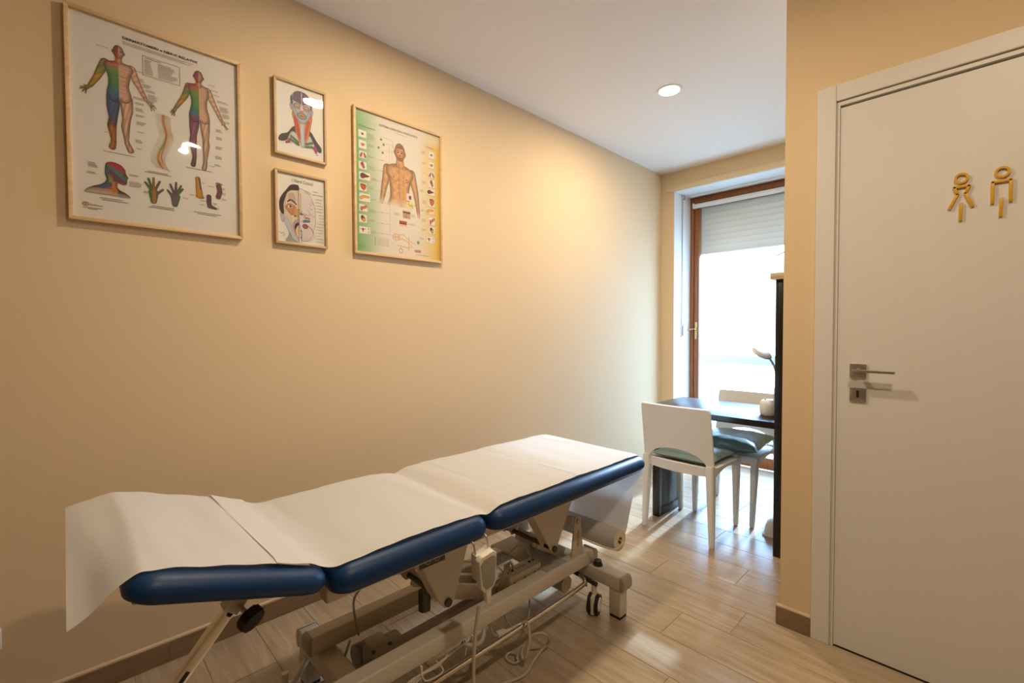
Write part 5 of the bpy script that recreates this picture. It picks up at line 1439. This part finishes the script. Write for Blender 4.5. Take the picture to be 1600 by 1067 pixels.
pl2([(.16, .50), (.20, .44), (.30, .43), (.38, .47), (.37, .55), (.30, .60), (.22, .56)], (216, 140, 104), .1, 6)
p.fill(p.ell(.255*IW, .475*IH, 12, 7), (240, 238, 232)); p.fill(p.ell(.265*IW, .475*IH, 5, 5.5), (110, 120, 110)); p.fill(p.ell(.265*IW, .475*IH, 2.4, 2.6), (16, 14, 14)); p.curve([U(.18, .49), U(.25, .452), U(.33, .49)], 1.6, (50, 36, 34))
p.curve([U(.21, .405), U(.27, .375), U(.33, .395), U(.385, .43)], 5.0, (22, 18, 18))
pl2([(.35, .50), (.33, .57), (.33, .61), (.38, .62), (C, .615), (C, .50)], (214, 170, 96), .1, 4); p.fill(p.ell(.36*IW, .60*IH, 4, 3), (120, 70, 50))
pl2([(C, .655), (.38, .655), (.33, .69), (.31, .76), (.34, .86), (.40, .92), (C, .93)], (196, 160, 178), .1, 4); pl2([(C, .71), (.38, .71), (.345, .76), (.37, .86), (C, .90)], (60, 34, 40), .05, 4); pl2([(C, .74), (.39, .76), (.36, .82), (.39, .89), (C, .91)], (232, 206, 160), .1, 4)
for pts in ([(.16, .40), (.16, .52), (.22, .66), (.30, .78)], [(.22, .56), (.28, .68), (.30, .80)], [(.40, .24), (.41, .36), (.40, .48)]): p.curve([U(*q) for q in pts], 1.0, (150, 150, 130))
p.line([U(C, .14), U(C, .995)], 1.2, (70, 64, 66)); p.line([U(.485, .66), U(.485, .99)], 1.0, (70, 64, 66))
# brain half
OUT = [(.45, .21), (.56, .205), (.66, .25), (.74, .34), (.79, .46), (.80, .60), (.79, .70), (.74, .80), (.70, .90), (.60, .95), (.50, .95), (.50, .84), (.46, .74), (C+.01, .60)]
d = p.poly([U(*q) for q in OUT], 5); p.fill(d, (234, 224, 226)); p.fill(np.abs(d)-.6, (110, 96, 104))
rr = random.Random(3)
for i in range(26):
    a = rr.random()*PI*1.2-.5; r = .35+.6*rr.random()
    cx, cy = .58+.19*r*math.cos(a), .46+.28*r*math.sin(a)
    p.curve([U(cx-.03, cy-.01), U(cx-.01, cy+.02*rr.choice((-1, 1))), U(cx+.015, cy+.01), U(cx+.03, cy-.015*rr.choice((-1, 1)))], .9, rr.choice(((150, 120, 130), (130, 110, 120), (196, 150, 150))))
p.curve([U(.475, .26), U(.48, .38), U(.47, .50), U(.48, .56)], 4, (214, 170, 84)); p.fill(p.ell(.49*IW, .56*IH, 7, 6), (120, 110, 120)); p.fill(p.ell(.56*IW, .60*IH, 9, 6), (226, 190, 190)); p.fill(p.cap(U(.55, .66), U(.65, .65), 6, 6), (70, 140, 170)); p.fill(p.cap(U(.58, .61), U(.66, .61), 4, 4), (204, 130, 70))
p.fill(p.ell(.57*IW, .735*IH, 13, 11), (160, 96, 90), .2, 5); p.curve([U(.62, .72), U(.70, .76), U(.75, .82)], 3, (150, 120, 120))
for k in range(5): p.fill(np.abs(p.ell(.62*IW, .86*IH, 8+k*6, 7+k*5))-.5, (206, 176, 170))
for yv in (.80, .90): p.fill(p.poly([U(.465, yv), U(.50, yv+.01), U(.47, yv+.02)], 0), (50, 44, 46))
for i in range(4): p.line([U(.56, .20+.012*i), U(.66+.02*i, .20+.014*i)], .7, (196, 150, 150))
p.curve([U(.03, .86), U(.07, .88), U(.11, .87), U(.14, .90), (.10*IW, .91*IH)], 1.0, (110, 100, 104))
p.build(.0112, y0+.0105, z1-.0105, s4)
names = ['I. OLFATTIVO', 'II. OTTICO', 'III. OCULOMOTORE', 'IV. TROCLEARE', 'V. TRIGEMINO', '   oftalmico', '   mascellare', '   mandibolare', 'VI. ABDUCENTE', 'VII. FACCIALE', 'VIII. VESTIBOLO', 'IX. GLOSSOF.', 'X. VAGO', 'XI. ACCESSORIO', 'XII. IPOGLOSSO']
it = [('I Nervi Cranici', .30*IW, .105*IH, 15.5, 92, 'ink_grey', .1, 0)]
it += [('I dodici', .72*IW, .20*IH, 5, 28, 'ink_grey', .1, 0), ('nervi cranici', .74*IW, .245*IH, 6, 46, 'ink', .1, 0)]
for i, nme in enumerate(names):
    v = .31+i*.046
    small = nme.startswith(' ')
    it.append((nme.strip(), ((.79 if v < .5 else .83 if v < .72 else .80)+(.03 if small else 0))*IW, v*IH, 3.6 if small else 4.8, min(34, 2.7*len(nme.strip())), 'ink_grey', .1, 0))
lettering(it, .0118, y0+.0105, z1-.0105, s4)
